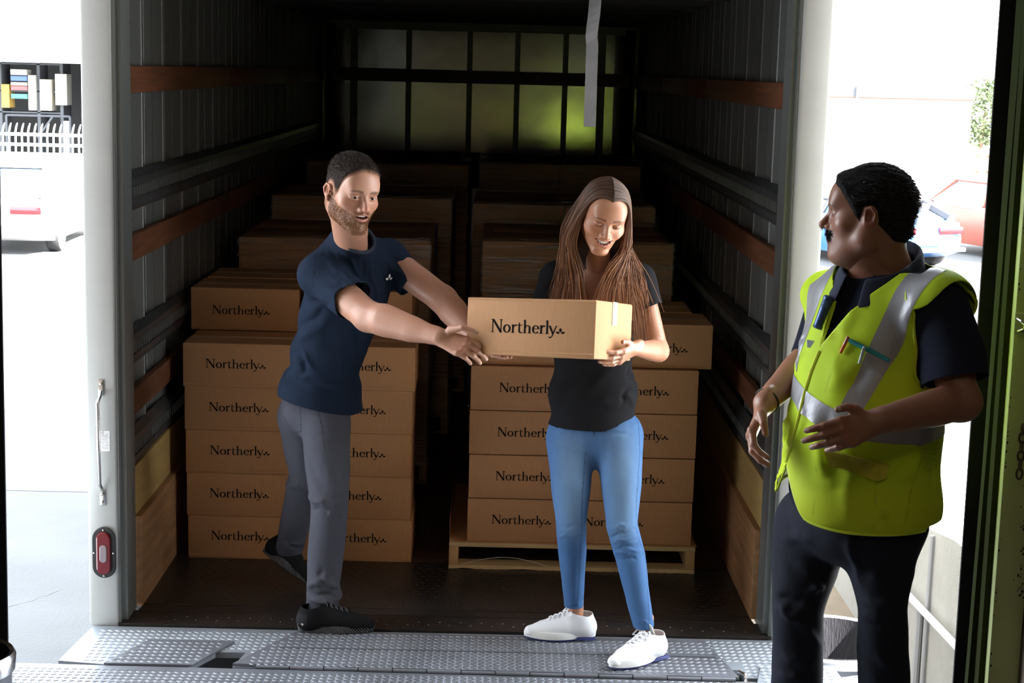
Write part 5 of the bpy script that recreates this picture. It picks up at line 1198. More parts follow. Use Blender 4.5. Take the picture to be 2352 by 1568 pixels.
    P, Q = clip_mesh(P, Q, lambda p: np.maximum(np.where(seg_dist(p, rk, rak - (0, 0, .2))[0] < .10, (A(740, 1402, -.12)[2] - p[:, 2]) , -.05), np.where(seg_dist(p, lk, lak + ld * .2)[0] < .10, (p - lak) @ ld - .012, -.05)))
    N = vnormals(P, Q); S = lambda x, y: surf_at(P, N, x, y)[0]
    P = folds(P, Q, flist(S, ((706, 1140, 750, 1160, .010, .010), (712, 1168, 760, 1175, .010, -.008), (770, 1160, 800, 1130, .012, .007), (760, 1190, 800, 1170, .010, -.006), (708, 1345, 745, 1330, .012, .012), (712, 1362, 785, 1372, .008, -.009), (745, 1335, 785, 1350, .012, .009), (715, 1380, 780, 1385, .007, .008), (735, 1300, 742, 1345, .012, -.008), (770, 1290, 765, 1350, .012, .006), (650, 1110, 700, 1120, .012, .007), (640, 1240, 690, 1262, .012, -.008), (655, 1262, 695, 1240, .010, .008), (720, 1000, 790, 1010, .016, -.005), (740, 1050, 770, 1120, .016, .005), (690, 1010, 745, 1130, .018, -.004), (780, 1030, 770, 1130, .014, .005))))
    P = wrinkle(P, Q, .0022, 14, 14, 10, 5)
    C = flatcol(P, grey); C *= (1 + .08 * vnoise(P * 12, 9))[:, None]
    for pl in (((690, 935), (692, 990), (672, 995), (655, 965), (640, 935)), ((727, 930), (740, 980), (748, 1040))):
        for a, b in [(tuple(np.array(a) + (np.array(b) - a) * q / 4), tuple(np.array(a) + (np.array(b) - a) * (q + 1) / 4)) for a, b in zip(pl[:-1], pl[1:]) for q in range(4)]:
            w = np.exp(-(seg_dist(P, S(*a), S(*b))[0] / .0026) ** 2)[:, None]; C = C * (1 - .45 * w)
    put_mesh('jeans', P, Q, M['denim'], o, C, solid=-.004)
    dk = (.009, .009, .010)
    for hh, tt, uu_, in ((A(684, 1446, -.20), A(862, 1449, -.17), (0, 0, 1)), ):
        hh[2] = tt[2] = .007; sc_ = shoe(o, hh, tt, uu_, 0, (dk, M['sole_dark'], M['sole_dark'], (.02, .02, .023), M['lace_dark']), kind='dark')
    hh = A(602, 1268, .42); tt = A(702, 1342, .30); l_ = nrm(tt - hh); tt = hh + l_ * .25
    shoe(o, hh, tt, nrm((.55, .35, .75)), 0, (dk, M['sole_dark'], M['sole_dark'], (.02, .02, .023), M['lace_dark']), kind='plain')
    v = Vol(rak - [.05, .05, .08], rak + [.05, .05, .06], .004); v.cone(rak + (0, 0, .03), rak + (-.01, 0, -.06), .040, .038, .01); P, Q = v.mesh(); put_mesh('sock', P, Q, M['cloth'], o, flatcol(P, (.015, .015, .02)))
    v = Vol(lak - [.07, .06, .08], lak + [.07, .06, .06], .004); v.cone(lak - ld * .03, lak + ld * .055, .036, .036, .01); P, Q = v.mesh(); put_mesh('sock', P, Q, M['cloth'], o, flatcol(P, (.015, .015, .02)))
    return o
M['navy'] = mat('navy_rib_knit', (.014, .022, .04), .9)
man_navy()
# ------------------------------------------------------------------ 2: woman
def woman():
    o = empty('person', tuple(A(1400, 1500, -.35)), 'smiling long-haired woman in black T-shirt, light blue jeans and white trainers taking the box', 'person')
    skin = (.43, .205, .125); F = nrm((-.12, -1, 0)); up0 = (0, 0, 1)
    pel = A(1366, 985, -.22); shc = A(1372, 640, -.26); up = nrm(shc - pel); fb = frame(shc, F, up); R = fb[1]; Rt = R[:, 0]
    rsh = shc + Rt * .150; lsh = shc - Rt * .150
    lel = A(1512, 806, -.36); lwr = A(1458, 800, -.62); rel = A(1238, 752, -.18); rwr = A(1180, 775, -.42)
    Fh = nrm((.10, -.93, -.36)); fr = frame(A(1386, 497, -.36), Fh, nrm((.15, 0, 1)), 1.03); ci = np.linalg.inv(fr[1])
    nb = (shc + up * .02 - fr[0]) @ ci.T
    hp, hq, hc, _ = head(fr, skin, o, lips=(.42, .15, .12), brow=(.05, .025, .015), mouth='smile', fem=1, lids=1.0, jaw=.90, brow_w=1.4, ears=False, gaze=(0, 1, -.8), neck_to=nb, neck_r=.046)
    parts = [(xf(fr, hp), hq, hc)]
    nails = []; v = Vol(np.minimum(np.minimum(lsh, lel), A(1340, 845, -.85)) - .06, np.maximum(lsh, lel) + .07, .0029)
    v.chain([lsh, lsh * .5 + lel * .5, lel], [.046, .041, .036], .02); d = lwr - lel; v.chain([lel, lel + d * .25, lel + d * .65, lwr], [.036, .038, .030, .0235], .018)
    hd = A(1395, 838, -.745) - lwr
    L = hand(v, lwr + nrm(hd) * .006, hd, (.35, -.75, -.55), 1 if np.cross(nrm(hd), nrm((.35, -.75, -.55)))[2] > 0 else -1, [(.25, .30, .15), (.22, .30, .2), (.2, .28, .2), (.2, .25, .2)], [(.034, .036, -.010), (.050, .056, -.014), (.056, .080, -.020)], .92, .04, nails)
    P, Q = v.mesh(); parts.append((P, Q, skincol(P, skin, nails)))
    nails = []; v = Vol(np.minimum(rel, rwr) - [.10, .12, .06], np.maximum(rsh, rel) + .06, .004)
    v.chain([rsh, rel], [.046, .036], .02); v.chain([rel, rel * .7 + rwr * .3, rwr], [.036, .037, .024], .02); hand(v, rwr, (-.6, -.5, -.1), (-.3, .2, 1), 1, [(.3, .4, .3)] * 4, [(.034, .036, -.01), (.05, .056, -.014), (.056, .075, -.02)], .92)
    P, Q = v.mesh(); parts.append((P, Q, skincol(P, skin, nails)))
    v = Vol(pel - [.25, .2, .15], shc + [.25, .25, .1], .008); v.ell(shc - up * .12, (.125, .085, .15), .05, R=R); v.ell(shc - up * .3, (.10, .075, .14), .05, R=R); v.ell(pel, (.13, .09, .1), .05, R=R); v.cone(rsh, lsh, .040, .040, .04); v.cone(shc - up * .02, shc + up * .06, .055, .046, .03)
    for s in (-1, 1): v.ell(shc - up * .16 + Rt * s * .065 + F * .055, (.052, .045, .05), .03)
    P, Q = v.mesh(); parts.append((P, Q, skincol(P, skin)))
    v = Vol(A(1250, 1460, -.2) - [.03, .35, .05], pel + [.2, .2, .08], .008); v.ell(pel, (.12, .08, .09), .05, R=R)
    v.chain([pel + Rt * .06, A(1312, 1205, -.29), A(1322, 1395, -.22)], [.05, .04, .028], .03); v.chain([pel - Rt * .06, A(1428, 1205, -.35), A(1482, 1440, -.405)], [.05, .04, .028], .03); P, Q = v.mesh(); parts.append((P, Q, skincol(P, skin)))
    # ankles
    ra_ = A(1324, 1412, -.218); la_ = A(1484, 1455, -.405)
    v = Vol(ra_ - .06, ra_ + .08, .004); v.cone(ra_ + (0, 0, .06), ra_ - (0, 0, .03), .026, .026, .01); P, Q = v.mesh(); parts.append((P, Q, skincol(P, skin)))
    v = Vol(la_ - .06, la_ + .08, .004); v.cone(la_ + (0, 0, .06), la_ - (0, 0, .03), .026, .026, .01); P, Q = v.mesh(); parts.append((P, Q, skincol(P, skin)))
    body_obj(parts, o)
    # shirt
    v = Vol(A(1215, 1010, -.2) - [.05, .25, 0], A(1530, 560, -.2) + [.05, .25, .02], .0046)
    v.ell(shc - up * .11, (.152, .110, .16), .04, R=R)
    for s in (-1, 1): v.ell(shc - up * .155 + Rt * s * .065 + F * .065, (.062, .05, .058), .04)
    v.ell(A(1362, 800, -.22), (.148, .108, .16), .05, R=R); v.ell(A(1361, 905, -.22), (.166, .120, .14), .05, R=R); v.ell(A(1364, 985, -.22), (.172, .122, .09), .05, R=R)
    v.cone(rsh, lsh, .052, .052, .04); v.cone(shc - up * .03, shc + up * .05, .075, .055, .03)
    lse = lsh * .58 + lel * .42; rse = rsh * .5 + rel * .5; v.chain([lsh, lse, lse + (lel - lsh) * .2], [.058, .060, .060], .03); v.chain([rsh, rse, rse + (rel - rsh) * .2], [.058, .060, .060], .03)
    P, Q = v.mesh(); P = relax(P, Q, 2); la = nrm(lel - lsh); ra = nrm(rel - rsh); cn = nrm(up * .75 + F * .55); cc_ = shc + up * .012 + F * .02
    def cutf(p):
        f1 = np.where((seg_dist(p, lsh, lel)[0] < .085) & ((p - lsh) @ la > .05), (p - lse) @ nrm(la + np.array((.25, 0, -.1))), -.05); f2 = np.where((seg_dist(p, rsh, rel)[0] < .085) & ((p - rsh) @ ra > .05), (p - rse) @ ra, -.05)
        q = p - cc_; f3 = np.where(np.linalg.norm(q, axis=1) < .16, (q @ cn) - .9 * np.abs(q @ Rt) * 1.0 + .055, -.05); f3 = np.where(q @ F < -.02, np.where(np.linalg.norm(q, axis=1) < .16, (q @ up) - .03, -.05), f3)
        hz = A(1362, 968, -.22)[2]; f4 = hz + .045 * np.clip((p[:, 0] - A(1400, 960, -.2)[0]) / .12, -.25, 1) ** 1 - p[:, 2]
        return np.maximum(np.maximum(f1, f2), np.maximum(f3, f4))
    P, Q = clip_mesh(P, Q, cutf); N = vnormals(P, Q); S = lambda x, y: surf_at(P, N, x, y)[0]
    P = folds(P, Q, flist(S, ((1455, 850, 1468, 900, .012, .007), (1440, 845, 1455, 880, .010, -.008), (1430, 900, 1465, 935, .012, .006), (1400, 850, 1300, 940, .02, .005), (1380, 840, 1280, 900, .018, -.005), (1350, 930, 1440, 925, .016, .005), (1445, 880, 1425, 930, .010, -.006), (1300, 850, 1270, 950, .02, .004))))
    P = wrinkle(P, Q, .0015, 14, 14, 9, 8); put_mesh('t_shirt', P, Q, M['cloth'], o, flatcol(P, (.010, .010, .012)), solid=-.003)
    # jeans
    rh = A(1310, 1010, -.22); lh = A(1422, 1005, -.24); rk = A(1312, 1205, -.30); rak = A(1318, 1386, -.222); lk = A(1428, 1205, -.36); lak = A(1478, 1432, -.41)
    v = Vol(A(1235, 1450, -.2) - [.03, .40, .03], A(1520, 930, -.2) + [.04, .25, .03], .0046)
    v.ell(pel - (0, 0, .0), (.152, .106, .11), .04, R=R); v.ell(pel + (0, .05, -.04), (.14, .085, .09), .04)
    rc = rk * .68 + rak * .32 + (.001, .012, 0); lc = lk * .68 + lak * .32 + (.006, .012, 0)
    v.chain([rh, (rh + rk) / 2 + (0, -.01, 0), rk, rc, rk * .25 + rak * .75, rak], [.088, .074, .056, .053, .042, .037], .05)
    v.chain([lh, (lh + lk) / 2 + (.003, -.01, 0), lk, lc, lk * .25 + lak * .75, lak], [.089, .075, .057, .055, .044, .039], .05)
    P, Q = v.mesh(); P = relax(P, Q, 2); P, Q = clip_mesh(P, Q, lambda p: np.where(p[:, 0] < A(1395, 1400, -.3)[0], rak[2] - .010 - p[:, 2], lak[2] - .012 - p[:, 2]))
    N = vnormals(P, Q); S = lambda x, y: surf_at(P, N, x, y)[0]
    FL = flist(S, ((1400, 1232, 1462, 1215, .006, -.006), (1402, 1245, 1466, 1232, .005, .005), (1408, 1262, 1468, 1248, .006, -.005), (1412, 1272, 1470, 1262, .005, .005), (1400, 1212, 1455, 1200, .006, .004), (1415, 1285, 1465, 1280, .006, -.004), (1275, 1215, 1338, 1205, .007, -.004), (1275, 1232, 1340, 1225, .006, .004), (1252, 1000, 1330, 1020, .007, -.003), (1250, 1015, 1330, 1035, .006, .003), (1390, 985, 1475, 970, .007, .003), (1385, 1000, 1478, 990, .007, -.003), (1290, 1385, 1335, 1388, .004, .003), (1455, 1425, 1500, 1430, .004, .003)))
    P = folds(P, Q, FL); P = wrinkle(P, Q, .0009, 18, 18, 12, 7)
    C = flatcol(P, (.055, .125, .27)); z = P[:, 2]
    mid = .5 * (rk[2] + rh[2]); tx = np.where(P[:, 0] < A(1380, 1100, -.3)[0], 0, 1)
    for a, b in ((rh, rk), (lh, lk)):
        dd, t = seg_dist(P, a + (0, -.09, 0), b + (0, -.06, 0)); w = (np.exp(-(dd / .06) ** 2) * np.clip(1.3 - np.abs(t - .45) * 1.1, 0, 1))[:, None]; C = C * (1 - .8 * w) + np.array((.15, .25, .39)) * .8 * w
    C *= (1 + .07 * vnoise(P * [60, 60, 12], 9))[:, None]
    for pl in (((1345, 1040), (1338, 1130), (1335, 1230), (1330, 1330), (1326, 1390)), ((1466, 950), (1470, 1040), (1462, 1150), (1462, 1215), (1484, 1290), (1492, 1425)), ((1362, 975), (1365, 1000))):
        for a, b in [(tuple(np.array(a) + (np.array(b) - a) * q / 4), tuple(np.array(a) + (np.array(b) - a) * (q + 1) / 4)) for a, b in zip(pl[:-1], pl[1:]) for q in range(4)]:
            w = np.exp(-(seg_dist(P, S(*a), S(*b))[0] / .0026) ** 2)[:, None]; C = C * (1 - .5 * w)
    put_mesh('jeans', P, Q, M['denim'], o, C, solid=-.003)
    for hh, tt in ((A(1366, 1468, -.21), A(1203, 1468, -.23)), (A(1522, 1512, -.385), A(1400, 1540, -.55))):
        hh[2] = tt[2] = .008 if tt[0] < .5 else .008; shoe(o, hh, tt, (0, 0, 1), 0, ((.78, .79, .82), M['midsole_white'], M['sole_navy'], (.7, .7, .7), M['lace_white']), kind='knit')
    # hair: scalp cap, back mass and long strands
    brown = np.array((.062, .034, .023))
    def reg(p):
        hl = np.interp(p[:, 1], [-.2, -.08, -.03, .02, .045, .062, .078, .1], [-.13, -.12, -.10, -.02, .074, .098, .108, .12]); return p[:, 2] - hl + .25 * np.maximum(0, np.abs(p[:, 0]) - .045) * (p[:, 1] > .03)
    hob, hP, hQ, hw = hair_cap(hp, hq, reg, lambda p: .004 - .002 * np.exp(-(p[:, 0] / .006) ** 2), lambda p, w: flatcol(p, brown) * .7, fr, o, .0012, (200, 30, 60), m='buzz')
    v = Vol(shc - [.30, .16, .18], fr[0] + [.2, .3, .16], .006); up_h = fr[1][:, 2] / 1.03; fh = fr[1][:, 1] / 1.03
    v.ell(fr[0] - fh * .025 + up_h * .02, (.083, .085, .095), .02, R=fr[1] / 1.03); v.cone(fr[0] - fh * .05 - up_h * .03, shc + (0, .07, .02), .070, .095, .04); v.cone(shc + (0, .07, .02), shc + (0, .09, -.08), .10, .08, .04)
    for s, q in ((-1, A(1292, 640, -.26)), (1, A(1462, 640, -.28))): v.cone(fr[0] + np.array((s * .060, .04, -.06)), q + (0, .02, 0), .026, .026, .03)
    P, Q = v.mesh(); P = wrinkle(P, Q, .003, 60, 60, 6, 3); put_mesh('hair_back', P, Q, M['hair'], hob, flatcol(P, brown * .7))
    rg = np.random.default_rng(21); V = []; QQ = []; CC = []; n0 = 0; ns = 22; m3 = 4
    sides = [(-1, 900), (1, 1050)]
    for s_img, cnt in sides:
        s = s_img * 1.0                                     # image side; local x of the frame runs to her right
        sl = -s_img if fr[1][0, 0] < 0 else s_img
        for i in range(cnt):
            u = rg.random() ** 1.25; lay = rg.uniform(0, 1)
            y0 = .069 - .154 * u; z0 = .118 - .30 * max(0, y0 - .0) ** 1 * .6 - .6 * max(0, -y0 - .05)
            z0 = {True: .1195, False: .1195}[True] * math.sqrt(max(.05, 1 - ((y0 + .016) / .108) ** 2)) + .012
            in_ = .006 * lay
            yy = y0 * .9
            p = []; off = .006 + .008 * lay
            for an in (0, 28, 55, 82):
                ar = math.radians(an); ya = y0 - (.034 * (1 - u)) * math.sin(ar) + .012 * u * math.sin(ar); qq = math.sqrt(max(.15, 1 - ((ya + .016) / .100) ** 2))
                p.append((sl * (math.sin(ar) * .0745 * qq + off * math.sin(ar) + .0008), ya + (off * .6 if u < .2 else 0), .036 + (.084 * qq + off) * math.cos(ar)))
            jj = rg.normal(0, .004)
            p += [(sl * (.086 + off + jj - .006 * (1 - u)), .034 - .080 * u, -.012), (sl * (.093 + off + 1.5 * jj - .008 * (1 - u)), .040 - .08 * u, -.065), (sl * (.097 + off + 2 * jj - .008 * (1 - u)), .046 - .08 * u, -.108)]
            W = [xf(fr, np.array(q)) for q in p]
            f = rg.random()
            if s_img < 0:
                ex = np.interp(u, [0, 1], [1338, 1262]) + rg.normal(0, 9); ey = rg.uniform(700, 790); Yd = -.36 - .06 * (1 - u) + rg.normal(0, .008)
                W += [A(np.interp(u, [0, 1], [1330, 1292]) + rg.normal(0, 8), 612, -.38 + .05 * u), A(ex * .5 + np.interp(u, [0, 1], [1330, 1285]) * .5, 660, Yd + .01), A(ex, ey, Yd)]
            else:
                ex = np.interp(u, [0, .35, 1], [1372, 1440, 1492]) + rg.normal(0, 9); ey = rg.uniform(690, 790) if u > .3 else rg.uniform(690, 740); Yd = -.42 + .065 * u + rg.normal(0, .008)
                W += [A(np.interp(u, [0, .4, 1], [1408, 1436, 1458]) + rg.normal(0, 9), 610, -.42 + .09 * u), A(ex * .6 + np.interp(u, [0, 1], [1400, 1462]) * .4, 655, Yd), A(ex, ey, Yd)]
            W = np.array(W); W += rg.normal(0, .0055, 3)[None, :] * np.clip((np.arange(len(W)) - 4) / 4, 0, 1.2)[:, None]
            # catmull-rom
            K = len(W); tt = np.linspace(0, K - 1.001, ns); pts = []
            for t in tt:
                k = int(t); f_ = t - k; a, b, c, d = W[max(k - 1, 0)], W[k], W[min(k + 1, K - 1)], W[min(k + 2, K - 1)]
                pts.append(.5 * (2 * b + (c - a) * f_ + (2 * a - 5 * b + 4 * c - d) * f_ ** 2 + (3 * b - 3 * c + d - a) * f_ ** 3))
            pts = np.array(pts)
            for _ in range(3): pts[1:-1] = (pts[:-2] + 2 * pts[1:-1] + pts[2:]) / 4
            T = np.gradient(pts, axis=0); T /= np.linalg.norm(T, axis=1, keepdims=True) + 1e-9
            ax = np.cross(T, rg.normal(0, 1, 3)); ax /= np.linalg.norm(ax, axis=1, keepdims=True) + 1e-9; bx = np.cross(T, ax)
            r0 = rg.uniform(.0009, .0019); rr = r0 * np.interp(np.linspace(0, 1, ns), [0, .1, .75, 1], [.6, 1, .9, .15])
            for q in range(m3):
                a_ = 2 * math.pi * q / m3; V.append(pts + (ax * math.cos(a_) + bx * math.sin(a_)) * rr[:, None])
            base = n0 + np.arange(m3)[:, None] * ns + np.arange(ns)[None, :]
            for q in range(m3):
                A0 = base[q, :-1]; A1 = base[q, 1:]; B0 = base[(q + 1) % m3, :-1]; B1 = base[(q + 1) % m3, 1:]; QQ.append(np.stack([A0, A1, B1, B0], 1))
            n0 += m3 * ns; tone = rg.uniform(.45, 1.7); tip = np.linspace(0, 1, ns)[:, None]
            c = (brown * (1 - tip) + np.array((.27, .118, .052)) * tip ** 1.3) * tone
            if rg.random() < .12: c = c * 1.5
            CC += [c] * m3
    put_mesh('hair_strands', np.concatenate(V), np.concatenate(QQ), M['hair'], hob, np.clip(np.concatenate(CC), 0, 1))
    return o
woman()
# held box
hb = make_box('pale brown Northerly box held between the navy-shirted man and the woman', (0, 0, 0), 0, None, wm_x=.095, wm_z=.075, wm_s=.235)
for c in hb.children:
    if c.name.startswith('printed'): c.scale = (1.08, 1, 1.1)
ux = Vector((.881, -.469, .066)); vy = Vector((.473, .866, -.163)); wz = ux.cross(vy).normalized(); vy = wz.cross(ux.normalized())
ux.normalize(); hb.matrix_world = Matrix.Translation((.062, -.605, 1.153)) @ Matrix((ux, vy, wz)).transposed().to_4x4()
for c in hb.children: 
    if c.name.startswith('lid'): pass
hb.scale = (1.012, .875, 1.03)
t = MB(); t.box(BW + .001, BW + .0016, BD / 2 - .022, BD / 2 + .022, BH - .075, BH + .002, mi=0); tp = t.build('packing_tape', M['tape'], hb)
# ------------------------------------------------------------------ 3: man in the hi-vis vest
def man_vest():
    o = empty('person', tuple(A(1960, 1560, -2.0)), 'older man with black slicked-back hair in a yellow-green hi-vis vest, navy polo and dark jeans', 'person')
    skin = (.30, .135, .085); F = nrm((-.74, -.67, 0)); pel = A(1970, 1190, -2.0); shc = A(2022, 655, -2.0); up = np.array((0, 0, 1.0)); R = frame(shc, F, up)[1]; Rt = R[:, 0]
    lsh = A(2158, 708, -2.14); rsh = A(1912, 695, -1.82)
    lel = A(2205, 922, -2.24); lwr = A(2015, 968, -2.40); rel = A(1862, 822, -1.80); rwr = A(1757, 925, -1.98)
    Fh = nrm((-.955, .29, -.02)); fr = frame(A(1994, 496, -2.02), Fh, (.03, 0, 1), 1.0); fr = (fr[0], fr[1]); ci = np.linalg.inv(fr[1])
    hp, hq, hc, _ = head(fr, skin, o, lips=(.26, .11, .09), brow=(.02, .015, .015), mouth='closed', fat=1, jaw=1.12, lids=.75, moust=(.015, .012, .012), neck_to=(A(2035, 625, -2.0) - fr[0]) @ ci.T, neck_r=.066, nose_l=1.02)
    parts = [(xf(fr, hp), hq, hc)]
    def reg(p):
        hl = np.interp(p[:, 1], [-.2, -.10, -.07, -.045, -.028, -.012, .006, .014, .026, .040, .055, .068, .08, .1], [-.062, -.066, -.058, -.030, -.012, .032, .028, -.010, .004, .028, .052, .070, .080, .10])
        ear = np.linalg.norm((np.abs(p) - [.085, 0, 0] - np.array([0, 1, 1]) * 0 + np.stack([0 * p[:, 0], p[:, 1] - np.abs(p[:, 1]) + .010, p[:, 2] - np.abs(p[:, 2])], 1)) / [.022, .024, .034], axis=1) - 1
        return np.minimum(p[:, 2] - hl, ear * .03)
    hob, hP, hQ, hw = hair_cap(hp, hq, reg, lambda p: .010 + .002 * np.clip(-p[:, 1] / .1, 0, 1) + .006 * np.clip((p[:, 2] - .08) / .04, 0, 1), lambda p, w: flatcol(p, (.012, .011, .012)) * (.6 + .8 * np.clip(vnoise(p * [160, 12, 160], 4), 0, 1))[:, None], fr, o, .0016, (170, 14, 170), m='buzz')
    sp, sn, sw = sample(hP, hQ, np.clip(hw, 0, 1), 5200, 8); cc = np.array((.016, .014, .015)) * np.random.default_rng(3).uniform(.6, 2.2, (len(sp), 1))
    fuzz('hair_tips', xf(fr, sp), sn @ fr[1].T, cc, np.full(len(sp), .014), (nrm(fr[1] @ [0, -.95, -.35]), .86), .0007, M['hair'], hob)
    fuzz('moustache', *(lambda q: (xf(fr, q[0]), q[1] @ fr[1].T))(sample(hp, hq, np.clip(np.exp(-((hp[:, 0] / .027) ** 2 + ((hp[:, 2] + .043) / .006) ** 2)) * (hp[:, 1] > .08) + np.exp(-(((np.abs(hp[:, 0]) - .025) / .006) ** 2 + ((hp[:, 2] + .052) / .010) ** 2)) * (hp[:, 1] > .06), 0, 1), 900, 3)), np.tile((.015, .012, .012), (900, 1)), np.full(900, .009), (nrm(fr[1] @ [0, .1, -1]), .6), .0007, M['hair'], o)
    # arms
    nails = []; v = Vol(np.minimum(np.minimum(lsh, lel), A(1860, 1060, -2.6)) - [.02, .04, .02], np.maximum(lsh, lel) + .09, .0032)
    v.chain([lsh, (lsh + lel) / 2, lel], [.062, .054, .046], .02); v.ell(lel + (.010, 0, .0), (.042, .042, .042), .02)
    d = lwr - lel; v.chain([lel, lel + d * .3, lel + d * .65, lel + d * .92, lwr], [.044, .046, .039, .033, .031], .02)
    hd = A(1935, 996, -2.44) - lwr
    L = hand(v, lwr + nrm(hd) * .01, hd, (.05, -.95, .22), -1 if np.cross(nrm(hd), nrm((.05, -.95, .22)))[2] < 0 else 1, [(.35, .35, .2), (.36, .36, .2), (.50, .45, .2), (.65, .5, .2)], [(.044, .040, .004), (.058, .062, .008), (.060, .090, .008)], .96, .012, nails)
    P, Q = v.mesh(); parts.append((P, Q, skincol(P, skin, nails, [(L(b, .09, .012), .014) for b in (.031, .0105, -.0105, -.029)])))
    nails = []; v = Vol(A(1690, 1075, -1.98) - [.03, .14, .02], np.maximum(rel, rsh) + .08, .0032)
    v.chain([rsh, rel], [.054, .046], .02); d = rwr - rel; v.chain([rel, rel + d * .3, rel + d * .7, rwr], [.046, .046, .036, .031], .02)
    hd = A(1732, 985, -2.02) - rwr
    hand(v, rwr + nrm(hd) * .01, hd, (-.92, .15, .10), 1 if (np.cross(nrm(hd), nrm((-.92, .15, .10))) @ np.array((0, -1, 0))) > 0 else -1, [(.45, .55, .35), (.48, .55, .35), (.52, .55, .4), (.55, .6, .4)], [(.040, .040, -.006), (.048, .066, -.020), (.040, .088, -.034)], 1.0, .03, nails)
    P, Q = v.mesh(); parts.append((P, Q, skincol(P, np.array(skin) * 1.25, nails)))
    v = Vol(pel - [.3, .3, .2], shc + [.3, .3, .12], .010); v.ell(A(2012, 780, -2.0), (.165, .12, .18), .05, R=R); v.ell(A(1988, 1000, -2.0), (.17, .16, .2), .05, R=R); v.ell(pel, (.16, .13, .12), .05, R=R); v.cone(rsh, lsh, .05, .05, .05); v.cone(shc, fr[0] - (0, 0, .08), .07, .06, .04)
    P, Q = v.mesh(); parts.append((P, Q, skincol(P, skin))); body_obj(parts, o)
    t = MB(); dw = nrm(rwr - rel); a1 = nrm(np.cross(dw, (0, 1, 0))); b1 = np.cross(dw, a1); c_ = rwr - dw * .012
    t.tube([tuple(c_ + (a1 * math.cos(k * math.pi / 10) + b1 * math.sin(k * math.pi / 10)) * .0335) for k in range(20)], .003, 6, closed=True); wb = t.build('wristband', M['rubber'], None, smooth=True); wb.parent = o; wb.matrix_parent_inverse = Matrix.Translation(o.location).inverted()
    # polo
    def torso(v, g):
        v.ell(A(2022, 735, -2.0), (.190 + g, .132 + g, .165 + g), .04, R=R); v.ell(A(2000, 850, -2.0), (.185 + g, .165 + g, .16 + g), .06, R=R); v.ell(A(1985, 985, -2.01), (.188 + g, .192 + g, .19 + g), .06, R=R); v.ell(A(1973, 1115, -2.0), (.192 + g, .186 + g, .16 + g), .06, R=R)
        v.cone(rsh, lsh, .062 + g, .062 + g, .05); v.cone(shc - (0, 0, .02), A(2040, 600, -1.99), .09 + g, .072 + g, .04)
    v = Vol(A(1740, 1250, -2.) - [.0, .38, .0], A(2260, 560, -2.) + [.05, .38, .04], .0062); torso(v, -.008)
    lse = lsh * .22 + lel * .78; v.chain([lsh, (lsh + lel) / 2 + (.006, 0, 0), lse, lse + (lel - lsh) * .12], [.074, .080, .083, .083], .03); v.chain([rsh, rel], [.066, .058], .03)
    P, Q = v.mesh(); P = relax(P, Q, 2); la = nrm(lel - lsh + np.array((0, 0, -.02))); ra = nrm(rel - rsh)
    vtop = A(1882, 800, -2.3); cpt = A(2028, 622, -2.02)
    def cutf(p):
        f1 = np.where((seg_dist(p, lsh, lel + la * .2)[0] < .125) & ((p - lsh) @ la > .12) & ((p - pel) @ -Rt > .12), (p - lse) @ la, -.05); f2 = np.where((seg_dist(p, rsh, rel + ra * .3)[0] < .10) & ((p - pel) @ Rt > .15), (p - rel) @ ra, -.05)
        q = p - cpt; f3 = np.where(np.linalg.norm(q, axis=1) < .16, q @ nrm(up * .85 + F * .25) - .012, -.05)
        return np.maximum(np.maximum(f1, f2), np.maximum(f3, A(1970, 1205, -2)[2] - p[:, 2]))
    P, Q = clip_mesh(P, Q, cutf); P = wrinkle(P, Q, .003, 10, 10, 8, 3); PP, PN = P, vnormals(P, Q); pol = put_mesh('polo_shirt', P, Q, M['cloth'], o, flatcol(P, (.014, .017, .032)), solid=-.003)
    # folded collar: two flaps round the neck
    nk = A(2024, 606, -2.01); ax = nrm(np.array((.16, .05, 1.0))); f_ = nrm(F - ax * (F @ ax)); r_ = np.cross(f_, ax); cm = MB(); NT = 44; rows = []
    for i in range(NT + 1):
        th = math.radians(16 + (360 - 32) * i / NT); c_, s_ = math.cos(th), math.sin(th); fr0 = max(0, c_); bk = max(0, -c_)
        rad = .074 + .016 * bk + .018 * fr0; hz = .060 * bk - .055 * fr0 ** 1.3 + .012; dl = .050 + .030 * fr0 ** 2; dr = .030 - .004 * bk
        D = f_ * c_ + r_ * s_; rows.append([nk + D * (rad - .004) + ax * (hz - .030), nk + D * rad + ax * (hz - .006), nk + D * (rad + .006) + ax * hz, nk + D * (rad + .014) + ax * (hz - .006), nk + D * (rad + dr * .8) + ax * (hz - dl * .6), nk + D * (rad + dr * 1.1) + ax * (hz - dl)])
    vs = [tuple(p) for r0 in rows for p in r0]; cm.add(vs, [(i * 6 + j, i * 6 + j + 1, (i + 1) * 6 + j + 1, (i + 1) * 6 + j) for i in range(NT) for j in range(5)])
    co = cm.build('collar', M['navy2'], None, smooth=True, angle=180); co.parent = pol; md = co.modifiers.new('thick', 'SOLIDIFY'); md.thickness = .004; md = co.modifiers.new('sub', 'SUBSURF'); md.levels = md.render_levels = 2
    # vest
    v = Vol(A(1730, 1250, -2.) - [.02, .40, .0], A(2260, 560, -2.) + [.06, .40, .04], .0052); torso(v, .010)
    v.ell(A(1968, 1165, -2.0), (.206, .198, .12), .06, R=R)
    v.cone(rsh, lsh, .084, .092, .04)
    P, Q = v.mesh(); P = relax(P, Q, 2); N = vnormals(P, Q); S = lambda x, y: surf_at(P, N, x, y)[0]
    def side(a, b, d=F):                              # plane through two surface points and the chest direction
        n = nrm(np.cross(b - a, d)); return lambda p: (p - a) @ n
    vz = S(1883, 803); e1 = S(2024, 645); e2 = S(1937, 640)
